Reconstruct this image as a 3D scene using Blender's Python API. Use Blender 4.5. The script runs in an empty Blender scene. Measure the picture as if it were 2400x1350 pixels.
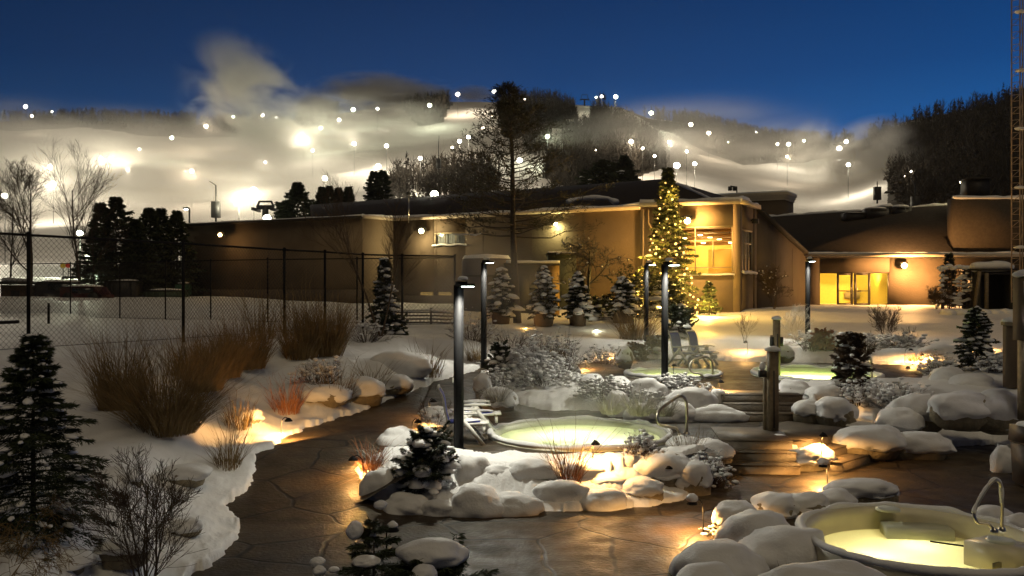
import bpy, bmesh, math, random
import numpy as np
from mathutils import Vector

S = bpy.context.scene
COL = S.collection
F, CZ = 2070.0, 3.6            # focal length in photo pixels, eye height above the lower patio

# ---------------------------------------------------------------- camera
cam = bpy.data.cameras.new('camera'); cam.sensor_width = 36; cam.lens = F / 2400 * 36
cam.clip_start = 0.1; cam.clip_end = 4000
co = bpy.data.objects.new('camera', cam); COL.objects.link(co)
co.location = (0, 0, CZ); co.rotation_euler = (math.radians(90), 0, 0); S.camera = co

# ---------------------------------------------------------------- world: clear dusk sky, last light beyond the hill to the right
W = bpy.data.worlds.new('World'); S.world = W; W.use_nodes = True
nt = W.node_tree; nt.nodes.clear()
def nd(tree, t, **kw):
    n = tree.nodes.new(t)
    for k, v in kw.items(): setattr(n, k, v)
    return n
tc = nd(nt, 'ShaderNodeTexCoord'); sx = nd(nt, 'ShaderNodeSeparateXYZ')
nt.links.new(tc.outputs['Generated'], sx.inputs[0])
cr = nd(nt, 'ShaderNodeValToRGB'); nt.links.new(sx.outputs['Z'], cr.inputs[0])
els = cr.color_ramp.elements
els[0].position = 0.0; els[0].color = (.026, .210, .60, 1)
els[1].position = 1.0; els[1].color = (.0025, .006, .020, 1)
for p, c in ((.12, (.022, .182, .56)), (.17, (.014, .132, .43)), (.23, (.007, .082, .300)), (.31, (.0035, .052, .205)), (.5, (.004, .014, .06))):
    e = els.new(p); e.color = (*c, 1)
mr = nd(nt, 'ShaderNodeMapRange'); mr.inputs[1].default_value = -.55; mr.inputs[2].default_value = .5
mr.inputs[3].default_value = .42; mr.inputs[4].default_value = 1.12
nt.links.new(sx.outputs['X'], mr.inputs[0])
mr2 = nd(nt, 'ShaderNodeMapRange'); mr2.inputs[1].default_value = -.3; mr2.inputs[2].default_value = .5
mr2.inputs[3].default_value = .15; mr2.inputs[4].default_value = 1.0
nt.links.new(sx.outputs['Y'], mr2.inputs[0])
mm = nd(nt, 'ShaderNodeMath', operation='MULTIPLY'); nt.links.new(mr.outputs[0], mm.inputs[0]); nt.links.new(mr2.outputs[0], mm.inputs[1])
mx = nd(nt, 'ShaderNodeVectorMath', operation='SCALE'); nt.links.new(cr.outputs[0], mx.inputs[0]); nt.links.new(mm.outputs[0], mx.inputs['Scale'])
bg = nd(nt, 'ShaderNodeBackground'); bg.inputs[1].default_value = .54
nt.links.new(mx.outputs[0], bg.inputs[0])
wo = nd(nt, 'ShaderNodeOutputWorld'); nt.links.new(bg.outputs[0], wo.inputs[0])

# ---------------------------------------------------------------- very weak, broad fill lamp, added in place of unseen lights behind the viewer
sl = bpy.data.lights.new('fill_sun', 'SUN'); sl.energy = 0.37; sl.angle = math.radians(35); sl.color = (1.0, .80, .50)
so = bpy.data.objects.new('fill_sun', sl); COL.objects.link(so)
so.rotation_euler = (math.radians(24), math.radians(12), 0)

S.view_settings.view_transform = 'Standard'; S.view_settings.look = 'None'
S.view_settings.exposure = 0.28; S.view_settings.gamma = 1.0
cy = S.cycles
cy.use_denoising = True; cy.max_bounces = 5; cy.diffuse_bounces = 2; cy.glossy_bounces = 2; cy.transmission_bounces = 3
cy.volume_bounces = 1; cy.transparent_max_bounces = 12; cy.caustics_reflective = False; cy.caustics_refractive = False
cy.sample_clamp_indirect = 3.0; cy.use_light_tree = True; cy.volume_step_rate = 1.0; cy.volume_max_steps = 96
cy.light_sampling_threshold = 0.01

# ---------------------------------------------------------------- materials
MATS = {}
def mat(name, col, rough=.6, metal=0.0, var=.15, scale=6.0, bump=0.0, bscale=30.0, emit=None, estr=0.0, spec=.5, col2=None, sampling=None, det=4):
    if name in MATS: return MATS[name]
    m = bpy.data.materials.new(name); m.use_nodes = True; t = m.node_tree; b = t.nodes['Principled BSDF']
    b.inputs['Roughness'].default_value = rough; b.inputs['Metallic'].default_value = metal
    b.inputs['Specular IOR Level'].default_value = spec
    c = nd(t, 'ShaderNodeTexCoord')
    if var or col2:
        n = nd(t, 'ShaderNodeTexNoise'); n.inputs['Scale'].default_value = scale; n.inputs['Detail'].default_value = det
        t.links.new(c.outputs['Object'], n.inputs['Vector'])
        r = nd(t, 'ShaderNodeValToRGB'); r.color_ramp.elements[0].position = .3; r.color_ramp.elements[1].position = .7
        c2 = col2 or tuple(min(1, x * (1 + var)) for x in col); c1 = tuple(x * (1 - var) for x in col) if not col2 else col
        r.color_ramp.elements[0].color = (*c1, 1); r.color_ramp.elements[1].color = (*c2, 1)
        t.links.new(n.outputs['Fac'], r.inputs[0]); t.links.new(r.outputs[0], b.inputs['Base Color'])
    else: b.inputs['Base Color'].default_value = (*col, 1)
    if bump:
        n2 = nd(t, 'ShaderNodeTexNoise'); n2.inputs['Scale'].default_value = bscale; n2.inputs['Detail'].default_value = 5
        t.links.new(c.outputs['Object'], n2.inputs['Vector'])
        bp = nd(t, 'ShaderNodeBump'); bp.inputs['Strength'].default_value = bump; bp.inputs['Distance'].default_value = .05
        t.links.new(n2.outputs['Fac'], bp.inputs['Height']); t.links.new(bp.outputs[0], b.inputs['Normal'])
    if emit: b.inputs['Emission Color'].default_value = (*emit, 1); b.inputs['Emission Strength'].default_value = estr
    if sampling: m.cycles.emission_sampling = sampling
    MATS[name] = m; return m

snow = mat('snow', (.80, .80, .80), .55, var=.05, scale=2.0, bump=.22, bscale=22, spec=.25)
snow_cap = mat('snow_cap', (.80, .80, .80), .55, var=.05, scale=5, bump=.16, bscale=26, spec=.25)
rock_m = mat('rock', (.16, .135, .09), .85, scale=5, col2=(.30, .25, .16), bump=.6, bscale=14)
wood_m = mat('post_wood', (.20, .15, .085), .7, scale=9, var=.25, bump=.3, bscale=40)
steel_m = mat('rail_steel', (.55, .50, .42), .28, 1.0, var=.05)
black_m = mat('black_metal', (.010, .010, .011), .7, .0, var=.2, scale=20, spec=.12)
dark_m = mat('dark_metal', (.02, .02, .02), .6, .2, var=.3)
white_m = mat('white_resin', (.74, .72, .66), .4, var=.04)
blue_m = mat('blue_mesh_fabric', (.045, .062, .32), .7, var=.2, scale=60)
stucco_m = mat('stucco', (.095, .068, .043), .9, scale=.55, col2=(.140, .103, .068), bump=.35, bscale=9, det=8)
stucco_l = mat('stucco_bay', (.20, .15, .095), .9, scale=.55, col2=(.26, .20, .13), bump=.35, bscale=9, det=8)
brick_m = mat('brick_plinth', (.10, .075, .055), .9, var=.3, scale=14, bump=.4)
roof_m = mat('roof_shingle', (.022, .017, .015), .9, var=.3, scale=5, bump=.4, bscale=25)
fascia_m = mat('fascia', (.55, .46, .34), .6, var=.08)
frame_m = mat('window_frame', (.40, .33, .22), .5, var=.08)
dframe_m = mat('door_frame', (.045, .03, .02), .4, var=.1)
needle_m = mat('needles', (.014, .022, .010), .75, scale=3, col2=(.040, .054, .020))
needle_f = mat('needles_hemlock', (.016, .026, .010), .75, scale=4, col2=(.045, .062, .018))
xmas_m = mat('needles_lightened', (.045, .055, .020), .75, scale=3, col2=(.105, .115, .045))  # needle colour lightened so the crown glows golden under its string lights
pine_m = mat('needles_pine', (.030, .028, .013), .8, scale=2, col2=(.060, .050, .022))
bark_m = mat('bark', (.06, .045, .032), .9, var=.3, scale=10, bump=.5)
twig_m = mat('twig', (.075, .050, .030), .85, var=.25, scale=6)
farwood_m = mat('far_twigs', (.028, .022, .016), .95, var=.3, scale=.05)
grass_m = mat('dry_grass', (.13, .083, .030), .85, scale=3, col2=(.30, .20, .08))
grassred_m = mat('dry_grass_russet', (.26, .10, .045), .85, scale=3, col2=(.40, .17, .07))
grasspale_m = mat('frosted_grass', (.42, .38, .28), .8, scale=5, col2=(.66, .64, .58))
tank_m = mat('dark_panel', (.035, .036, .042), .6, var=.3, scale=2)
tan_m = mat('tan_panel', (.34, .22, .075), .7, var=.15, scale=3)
planter_m = mat('planter_pot', (.11, .075, .045), .8, var=.2)

def schlick(t, f0):
    lw = nd(t, 'ShaderNodeLayerWeight'); p = nd(t, 'ShaderNodeMath', operation='POWER'); p.inputs[1].default_value = 5; t.links.new(lw.outputs['Facing'], p.inputs[0])
    lw.inputs[0].default_value = .5; r = nd(t, 'ShaderNodeMapRange'); r.inputs[3].default_value = f0; r.inputs[4].default_value = 1.0; t.links.new(p.outputs[0], r.inputs[0]); return r
def glass_mat(name, tint=(1, 1, 1), gloss=.12):
    m = bpy.data.materials.new(name); m.use_nodes = True; t = m.node_tree; t.nodes.clear()
    tr = nd(t, 'ShaderNodeBsdfTransparent'); tr.inputs[0].default_value = (*tint, 1)
    gl = nd(t, 'ShaderNodeBsdfGlossy'); gl.inputs['Roughness'].default_value = .05
    fr = schlick(t, .035)
    mi = nd(t, 'ShaderNodeMixShader'); t.links.new(fr.outputs[0], mi.inputs[0]); t.links.new(tr.outputs[0], mi.inputs[1]); t.links.new(gl.outputs[0], mi.inputs[2])
    o = nd(t, 'ShaderNodeOutputMaterial'); t.links.new(mi.outputs[0], o.inputs[0]); MATS[name] = m; return m
glass_m = glass_mat('glass')
def milky(name, tint, k):
    """bubbling, steaming pool water: part clear, part milky, with a wet surface"""
    m = bpy.data.materials.new(name); m.use_nodes = True; t = m.node_tree; t.nodes.clear()
    tr = nd(t, 'ShaderNodeBsdfTransparent'); tr.inputs[0].default_value = (*tint, 1)
    tl = nd(t, 'ShaderNodeBsdfTranslucent'); tl.inputs[0].default_value = (*tint, 1)
    mi = nd(t, 'ShaderNodeMixShader'); mi.inputs[0].default_value = k; t.links.new(tr.outputs[0], mi.inputs[1]); t.links.new(tl.outputs[0], mi.inputs[2])
    gl = nd(t, 'ShaderNodeBsdfGlossy'); gl.inputs['Roughness'].default_value = .12; fr = schlick(t, .02)
    c = nd(t, 'ShaderNodeTexCoord'); n = nd(t, 'ShaderNodeTexNoise'); n.inputs['Scale'].default_value = 5; n.inputs['Detail'].default_value = 3; t.links.new(c.outputs['Object'], n.inputs[0])
    bp = nd(t, 'ShaderNodeBump'); bp.inputs['Strength'].default_value = .35; bp.inputs['Distance'].default_value = .05; t.links.new(n.outputs['Fac'], bp.inputs['Height']); t.links.new(bp.outputs[0], gl.inputs['Normal'])
    m2 = nd(t, 'ShaderNodeMixShader'); t.links.new(fr.outputs[0], m2.inputs[0]); t.links.new(mi.outputs[0], m2.inputs[1]); t.links.new(gl.outputs[0], m2.inputs[2])
    o = nd(t, 'ShaderNodeOutputMaterial'); t.links.new(m2.outputs[0], o.inputs[0]); MATS[name] = m; return m
def emis(name, col, st, sampling='AUTO'):
    m = bpy.data.materials.new(name); m.use_nodes = True; t = m.node_tree; t.nodes.clear()
    e = nd(t, 'ShaderNodeEmission'); e.inputs[0].default_value = (*col, 1); e.inputs[1].default_value = st
    o = nd(t, 'ShaderNodeOutputMaterial'); t.links.new(e.outputs[0], o.inputs[0]); m.cycles.emission_sampling = sampling; return m
led_e = emis('led_lens', (.88, 1.0, .95), 14, 'NONE')
path_e = emis('path_bulb', (1.0, .62, .22), 16, 'NONE')
flood_e = emis('flood_lens', (1.0, .95, .78), 22, 'NONE')
floodg_e = emis('flood_lens_greenish', (.93, 1.0, .70), 22, 'NONE')
floodp_e = emis('flood_lens_warm', (1.0, .84, .62), 22, 'NONE')
sod_e = emis('wall_lamp_orange', (1.0, .62, .24), 26, 'NONE')
yel_e = emis('wall_lamp_yellow', (1.0, .86, .45), 26, 'NONE')
bulb_e = emis('string_bulb', (1.0, .56, .13), 5.0, 'NONE')
ceil_e = emis('ceiling_lamp', (1.0, .78, .32), 12, 'NONE')

# stamped, wet concrete paving with irregular joints
def paving():
    m = bpy.data.materials.new('stamped_paving'); m.use_nodes = True; t = m.node_tree; b = t.nodes['Principled BSDF']
    c = nd(t, 'ShaderNodeTexCoord')
    wn = nd(t, 'ShaderNodeTexNoise'); wn.inputs['Scale'].default_value = 1.1; t.links.new(c.outputs['Object'], wn.inputs['Vector'])
    ad = nd(t, 'ShaderNodeVectorMath', operation='MULTIPLY_ADD'); ad.inputs[1].default_value = (.35, .35, 0)
    t.links.new(wn.outputs['Color'], ad.inputs[0]); t.links.new(c.outputs['Object'], ad.inputs[2])
    v = nd(t, 'ShaderNodeTexVoronoi', feature='DISTANCE_TO_EDGE'); v.inputs['Scale'].default_value = .62
    t.links.new(ad.outputs[0], v.inputs['Vector'])
    jr = nd(t, 'ShaderNodeMapRange'); jr.inputs[1].default_value = .006; jr.inputs[2].default_value = .02; t.links.new(v.outputs['Distance'], jr.inputs[0])
    n = nd(t, 'ShaderNodeTexNoise'); n.inputs['Scale'].default_value = 1.6; n.inputs['Detail'].default_value = 8; n.inputs['Roughness'].default_value = .65
    t.links.new(c.outputs['Object'], n.inputs['Vector'])
    b.inputs['Specular IOR Level'].default_value = .28; r = nd(t, 'ShaderNodeValToRGB'); r.color_ramp.elements[0].position = .3; r.color_ramp.elements[1].position = .72
    r.color_ramp.elements[0].color = (.020, .0145, .008, 1); r.color_ramp.elements[1].color = (.078, .055, .029, 1)
    t.links.new(n.outputs['Fac'], r.inputs[0])
    mi = nd(t, 'ShaderNodeMix', data_type='RGBA'); mi.inputs[6].default_value = (.014, .011, .008, 1)
    t.links.new(jr.outputs[0], mi.inputs[0]); t.links.new(r.outputs[0], mi.inputs[7]); t.links.new(mi.outputs[2], b.inputs['Base Color'])
    n2 = nd(t, 'ShaderNodeTexNoise'); n2.inputs['Scale'].default_value = 2.6; n2.inputs['Detail'].default_value = 5; t.links.new(c.outputs['Object'], n2.inputs['Vector'])
    rr = nd(t, 'ShaderNodeMapRange'); rr.inputs[1].default_value = .35; rr.inputs[2].default_value = .65; rr.inputs[3].default_value = .44; rr.inputs[4].default_value = .7
    t.links.new(n2.outputs['Fac'], rr.inputs[0]); t.links.new(rr.outputs[0], b.inputs['Roughness'])
    n3 = nd(t, 'ShaderNodeTexNoise'); n3.inputs['Scale'].default_value = 16; n3.inputs['Detail'].default_value = 6; t.links.new(c.outputs['Object'], n3.inputs['Vector'])
    mu = nd(t, 'ShaderNodeMath', operation='MULTIPLY'); t.links.new(n3.outputs['Fac'], mu.inputs[0]); t.links.new(jr.outputs[0], mu.inputs[1])
    bp = nd(t, 'ShaderNodeBump'); bp.inputs['Strength'].default_value = .5; bp.inputs['Distance'].default_value = .03
    t.links.new(mu.outputs[0], bp.inputs['Height']); t.links.new(bp.outputs[0], b.inputs['Normal'])
    return m
paving_m = paving()
step_m = mat('step_stone', (.075, .058, .038), .55, scale=3, col2=(.15, .115, .075), bump=.4, bscale=18)

# ---------------------------------------------------------------- helpers
def P(px, py, Y): return np.array(((px - 1200) / F * Y, Y, CZ - (py - 675) / F * Y))
def G(px, py, z):
    Y = F * (CZ - z) / (py - 675.0); return np.array(((px - 1200) / F * Y, Y, z))
_RL = np.random.RandomState(5).rand(32, 32, 32)
def vn(p):
    p = np.asarray(p, float); i = np.floor(p).astype(int); f = p - i; f = f * f * (3 - 2 * f)
    i0 = i & 31; i1 = (i + 1) & 31; r = 0
    for dx in (0, 1):
        for dy in (0, 1):
            for dz in (0, 1):
                w = (f[:, 0] if dx else 1 - f[:, 0]) * (f[:, 1] if dy else 1 - f[:, 1]) * (f[:, 2] if dz else 1 - f[:, 2])
                r = r + w * _RL[(i1 if dx else i0)[:, 0], (i1 if dy else i0)[:, 1], (i1 if dz else i0)[:, 2]]
    return r * 2 - 1
def fbm(p, o=3):
    r = 0; a = 1.0; p = np.asarray(p, float)
    for k in range(o): r = r + a * vn(p * (2 ** k) + 7.3 * k); a *= .5
    return r
_ICO = {}
def ico(n):
    if n not in _ICO:
        b = bmesh.new(); bmesh.ops.create_icosphere(b, subdivisions=n, radius=1.0)
        _ICO[n] = (np.array([v.co[:] for v in b.verts]), np.array([[v.index for v in f.verts] for f in b.faces])); b.free()
    return _ICO[n]

class MB:
    def __init__(s): s.V = []; s.Fc = []; s.n = 0
    def add(s, V, Fs):
        V = np.asarray(V, float); Fs = np.asarray(Fs, int)
        s.V.append(V); s.Fc.append(Fs + s.n); s.n += len(V); return s
    def box(s, c, d, rz=0.0, taper=1.0):
        q = np.array([[-1, -1, -1], [1, -1, -1], [1, 1, -1], [-1, 1, -1], [-1, -1, 1], [1, -1, 1], [1, 1, 1], [-1, 1, 1]], float) * .5
        q[4:, :2] *= taper; q = q * np.array(d, float)
        if rz: ca, sa = math.cos(rz), math.sin(rz); q = q @ np.array([[ca, sa, 0], [-sa, ca, 0], [0, 0, 1]])
        return s.add(q + np.array(c, float), [[0, 3, 2, 1], [4, 5, 6, 7], [0, 1, 5, 4], [1, 2, 6, 5], [2, 3, 7, 6], [3, 0, 4, 7]])
    def beam(s, a, b, w, h, up=(0, 0, 1)):
        a = np.array(a, float); b = np.array(b, float); d = b - a; L = np.linalg.norm(d); d = d / L
        u = np.array(up, float)
        if abs(d @ u) > .98: u = np.array((0, 1., 0))
        sd = np.cross(d, u); sd /= np.linalg.norm(sd); u = np.cross(sd, d)
        V = [p + sx * sd * w / 2 + sz * u * h / 2 for p in (a, b) for sx, sz in ((-1, -1), (1, -1), (1, 1), (-1, 1))]
        return s.add(V, [[0, 1, 2, 3], [7, 6, 5, 4], [0, 4, 5, 1], [1, 5, 6, 2], [2, 6, 7, 3], [3, 7, 4, 0]])
    def tube(s, pts, rad, k=6, cap=True):
        pts = np.asarray(pts, float); n = len(pts); rad = np.broadcast_to(np.asarray(rad, float), (n,))
        T = np.gradient(pts, axis=0); T /= (np.linalg.norm(T, axis=1, keepdims=True) + 1e-9)
        ref = np.array((.31, .2, 1.)) if abs(T[0, 2]) < .9 else np.array((1., .1, .05))
        A = np.cross(T, ref); A /= (np.linalg.norm(A, axis=1, keepdims=True) + 1e-9); B = np.cross(T, A)
        th = np.arange(k) * 2 * math.pi / k
        V = pts[:, None, :] + rad[:, None, None] * (np.cos(th)[None, :, None] * A[:, None, :] + np.sin(th)[None, :, None] * B[:, None, :])
        i = np.arange(n - 1)[:, None] * k; j = np.arange(k)[None, :]; j2 = (j + 1) % k
        Q = np.stack([i + j, i + j2, i + k + j2, i + k + j], -1).reshape(-1, 4)
        base = s.n; s.add(V.reshape(-1, 3), Q)
        if cap and k == 4:
            s.Fc.append(np.array([[0, 1, 2, 3]]) + base); s.Fc.append(np.array([[3, 2, 1, 0]]) + base + (n - 1) * k)
        elif cap and k > 4:
            s.V.append(pts[[0, -1]]); c0 = s.n; s.n += 2; jj = np.arange(k)
            s.Fc.append(np.stack([np.full(k, c0), base + (jj + 1) % k, base + jj], -1))
            s.Fc.append(np.stack([np.full(k, c0 + 1), base + (n - 1) * k + jj, base + (n - 1) * k + (jj + 1) % k], -1))
        return s
    def lathe(s, c, prof, k=20, sx=1.0, sy=1.0):
        prof = np.asarray(prof, float); n = len(prof); th = np.arange(k) * 2 * math.pi / k
        V = np.stack([prof[:, None, 0] * np.cos(th) * sx, prof[:, None, 0] * np.sin(th) * sy, np.repeat(prof[:, None, 1], k, 1)], -1)
        i = np.arange(n - 1)[:, None] * k; j = np.arange(k)[None, :]; j2 = (j + 1) % k
        return s.add(V.reshape(-1, 3) + np.array(c, float), np.stack([i + j, i + j2, i + k + j2, i + k + j], -1).reshape(-1, 4))
    def blob(s, c, r, n=3, amp=.12, fr=1.6, seed=0.0, flat=1.0, q=None):
        V, Fs = ico(n); V = V.copy()
        V = V * (1 + amp * fbm(V * fr + seed * 3.77 + 50, 3))[:, None]
        V[:, 2] = np.where(V[:, 2] < 0, V[:, 2] * flat, V[:, 2])
        return s.add(V * np.array(r, float) + np.array(c, float), Fs)
    def strips(s, pts, w):       # pts (n,m,3), w (n,m,3) half-width vectors
        n, m, _ = pts.shape; V = np.stack([pts - w, pts + w], 2).reshape(-1, 3)
        i = (np.arange(n)[:, None] * m + np.arange(m - 1)[None, :]) * 2
        return s.add(V, np.stack([i, i + 1, i + 3, i + 2], -1).reshape(-1, 4))
    def build(s, name, material, parent=None, smooth=False, origin=None):
        me = bpy.data.meshes.new(name); V = np.concatenate(s.V)
        if parent is not None:
            p = parent; off = np.zeros(3)
            while p is not None: off = off + np.array(p.location); p = p.parent
            V = V - off
        elif origin is not None: V = V - np.array(origin, float)
        me.vertices.add(len(V)); me.vertices.foreach_set('co', V.astype(np.float32).ravel())
        tot = np.concatenate([np.full(len(f), f.shape[1]) for f in s.Fc]); idx = np.concatenate([f.ravel() for f in s.Fc])
        me.loops.add(len(idx)); me.loops.foreach_set('vertex_index', idx.astype(np.int32))
        me.polygons.add(len(tot)); st = np.concatenate([[0], np.cumsum(tot)[:-1]])
        me.polygons.foreach_set('loop_start', st.astype(np.int32))
        if smooth: me.polygons.foreach_set('use_smooth', np.ones(len(tot), bool))
        me.update(calc_edges=True); me.validate()
        if material is not None: me.materials.append(material)
        o = bpy.data.objects.new(name, me); COL.objects.link(o)
        if parent is not None: o.parent = parent
        elif origin is not None: o.location = origin
        return o
def tag(o, label=None, cat=None, group=None, kind=None):
    if label: o['label'] = label
    if cat: o['category'] = cat
    if group: o['group'] = group
    if kind: o['kind'] = kind
    return o
def thing(name, label, cat, loc, group=None):
    o = bpy.data.objects.new(name, None); COL.objects.link(o); o.location = tuple(float(x) for x in loc); o.empty_display_size = .2
    return tag(o, label, cat, group)
def copy_tree(o, parent=None):
    c = o.copy(); COL.objects.link(c)
    if parent is not None: c.parent = parent
    for ch in o.children: copy_tree(ch, c)
    return c
def lamp(kind, energy, col, loc, parent, radius=.05, spot=None, blend=.6, aim=None, name='light'):
    l = bpy.data.lights.new(name, kind); l.energy = energy; l.color = col; l.shadow_soft_size = radius
    if kind == 'SPOT': l.spot_size = math.radians(spot or 120); l.spot_blend = blend
    o = bpy.data.objects.new(name, l); COL.objects.link(o)
    p = parent; off = np.zeros(3)
    while p is not None: off = off + np.array(p.location); p = p.parent
    o.location = tuple(np.array(loc) - off); o.parent = parent
    if aim is not None:
        d = Vector(tuple(np.array(aim) - np.array(loc))); o.rotation_euler = d.to_track_quat('-Z', 'Y').to_euler()
    return o
# ================================================================ TERRAIN
RX = [(-3.9, 13.5), (-3.9, 16.5)]
def ramp(Y): return np.interp(Y, [13.5, 16.5, 18, 20, 22, 26, 29, 33], [0, .42, .5, .5, .56, .95, 1.05, 1.1])
LOWER = np.array([(-4.2, 6), (-3.85, 11), (-3.95, 12.9), (-4.5, 14.2), (-4.3, 15.2), (-2.2, 15.2), (-1.6, 14.3), (.2, 14.1), (1.8, 14.3), (3.2, 15.2), (3.9, 16.4),
                  (4.2, 17.9), (5.4, 17.8), (5.9, 17.6), (7.3, 19.1), (8.2, 19.0), (9.7, 19.9), (11.2, 20.4), (10.9, 19.0), (10.2, 17.4), (10.4, 16), (10.4, 12.8), (8.2, 11.8), (7.4, 9.5), (7.4, 6)])
MID = np.array([(-4.3, 14.6), (-4.85, 17), (-4.35, 20), (-3.3, 23), (-1.75, 26.3), (-.9, 28.5), (-.75, 27.6), (-1.0, 26.0), (-.75, 24.4), (-.2, 23), (1.05, 21.9), (2.6, 21.8),
                (3.5, 20.9), (5.2, 20.6), (7.2, 20.5), (7.5, 19.4), (5.8, 17.6), (5.3, 18.2), (4.2, 17.9), (3.75, 17.3), (2.5, 16.55), (.9, 16.2), (-.6, 16.3), (-1.5, 17.3), (-2.3, 17.2), (-2.75, 15.9), (-2.3, 14.6)])
UPPER = np.array([(.9, 28), (1.9, 25.0), (4, 23.4), (5.0, 21.9), (6.9, 21.9), (7.4, 24), (8.6, 24.4), (11, 24.6), (12.3, 26), (13.5, 27.6), (13.2, 30), (10.5, 30.6), (8.2, 31.2), (6.2, 32.4), (4, 32.4), (2.4, 30.4), (1, 29.6)])
def sdf(poly, X, Y):
    d2 = np.full(X.shape, 1e9); ins = np.zeros(X.shape, bool); n = len(poly)
    for i in range(n):
        a = poly[i]; b = poly[(i + 1) % n]; e = b - a
        t = np.clip(((X - a[0]) * e[0] + (Y - a[1]) * e[1]) / (e @ e), 0, 1)
        d2 = np.minimum(d2, (X - a[0] - t * e[0]) ** 2 + (Y - a[1] - t * e[1]) ** 2)
        c = ((a[1] > Y) != (b[1] > Y)) & (X < (b[0] - a[0]) * (Y - a[1]) / (b[1] - a[1] + 1e-12) + a[0]); ins ^= c
    return np.where(ins, -1, 1) * np.sqrt(d2)
CP = np.array([(0, 7, -.05), (0, 11, 0), (4, 11, 0), (3, 13, 0), (8, 16, 0), (9, 12, .1), (11, 17, .35), (10, 19, .1), (-2, 13, 0), (-4, 10, .1), (-4.6, 11, .35), (-4.6, 12.9, .3), (-5, 14.5, .35), (-5.2, 17, .55), (-5.6, 10, .7), (-6.2, 12.5, .85),
    (-6.8, 14.5, .95), (-7.2, 17, 1.15), (-6.2, 19, .95), (-8.5, 20, 1.6), (-4.9, 20, .72), (-5.6, 22.5, 1.15), (-4.0, 23, .85), (-4.4, 26, 1.45), (-3.0, 27, 1.45), (-9, 23, 1.85), (-12, 21, 1.95), (-13, 16, 1.6), (-10, 12, 1.3), (-9, 9, 1.0), (-20, 16, 1.9),
    (-7, 27, 1.85), (-5, 32, 1.8), (-3, 33, 1.65), (-1.8, 29, 1.2), (-1.5, 36, 1.6), (1.5, 33, 1.3), (-12, 30, 1.95), (-10, 38, 1.95), (-20, 35, 1.95), (-20, 44, 1.95), (-30, 45, 2.0), (-6, 40, 1.9),
    (0, 15.1, .50), (2, 15.4, .52), (-1.5, 15.6, .5), (-2.2, 16.0, .5), (3.4, 16.5, .42), (1.0, 15.3, .42), (0, 19, .5), (2, 19, .5), (4, 19, .5), (6, 19.5, .5), (-2, 20, .5),
    (.3, 24.6, 1.0), (1.6, 23.4, .95), (3.4, 22.3, .92), (4.6, 21.3, .85), (0, 27, 1.15), (5, 26, 1), (8, 27, 1), (11, 27, 1), (13.9, 28.5, 1.15), (7.6, 22.8, 1.05), (9, 22.8, 1.0), (10.5, 22.6, .95), (8.5, 21.4, .75), (9.4, 20.8, .5), (5.9, 18.9, .5), (12, 22, .9), (13, 24.5, 1.2), (14.5, 26, 1.3), (15, 20, .9),
    (2, 31.2, 1.2), (5, 33.6, 1.25), (8, 33, 1.3), (11, 32.4, 1.3), (15, 32, 1.4), (4, 37, 1.45), (10, 38, 1.5), (17, 38, 1.55), (22, 36, 1.5), (8, 45, 1.95), (15, 45, 1.95), (22, 46, 1.9), (15, 54, 2.3), (22, 56, 2.2), (30, 60, 2.2), (20, 66, 2.25), (30, 67, 2.25), (40, 66, 2.3), (10, 48, 2.1), (2, 45, 1.85), (0, 52, 2.3), (-8, 55, 2.5),
    (-16, 56, 2.6), (-24, 60, 2.9), (-30, 62, 3.0), (-40, 62, 3.2), (-35, 80, 3.7), (-45, 92, 4.6), (-60, 80, 4.2), (-30, 100, 5.6), (-60, 108, 6.4), (-10, 108, 6.2), (20, 108, 6.2), (60, 108, 6.2), (10, 80, 3.5), (45, 80, 3.2), (70, 90, 4.5)])
def base_h(x, y):
    num = np.zeros(x.shape); den = np.zeros(x.shape)
    for cx, cyy, cz in CP:
        sc = max(2.0, cyy * .06)
        w = 1.0 / (((x - cx) ** 2 + (y - cyy) ** 2) / sc ** 2 + .03) ** 2.2; num += w * cz; den += w
    return num / den
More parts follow.
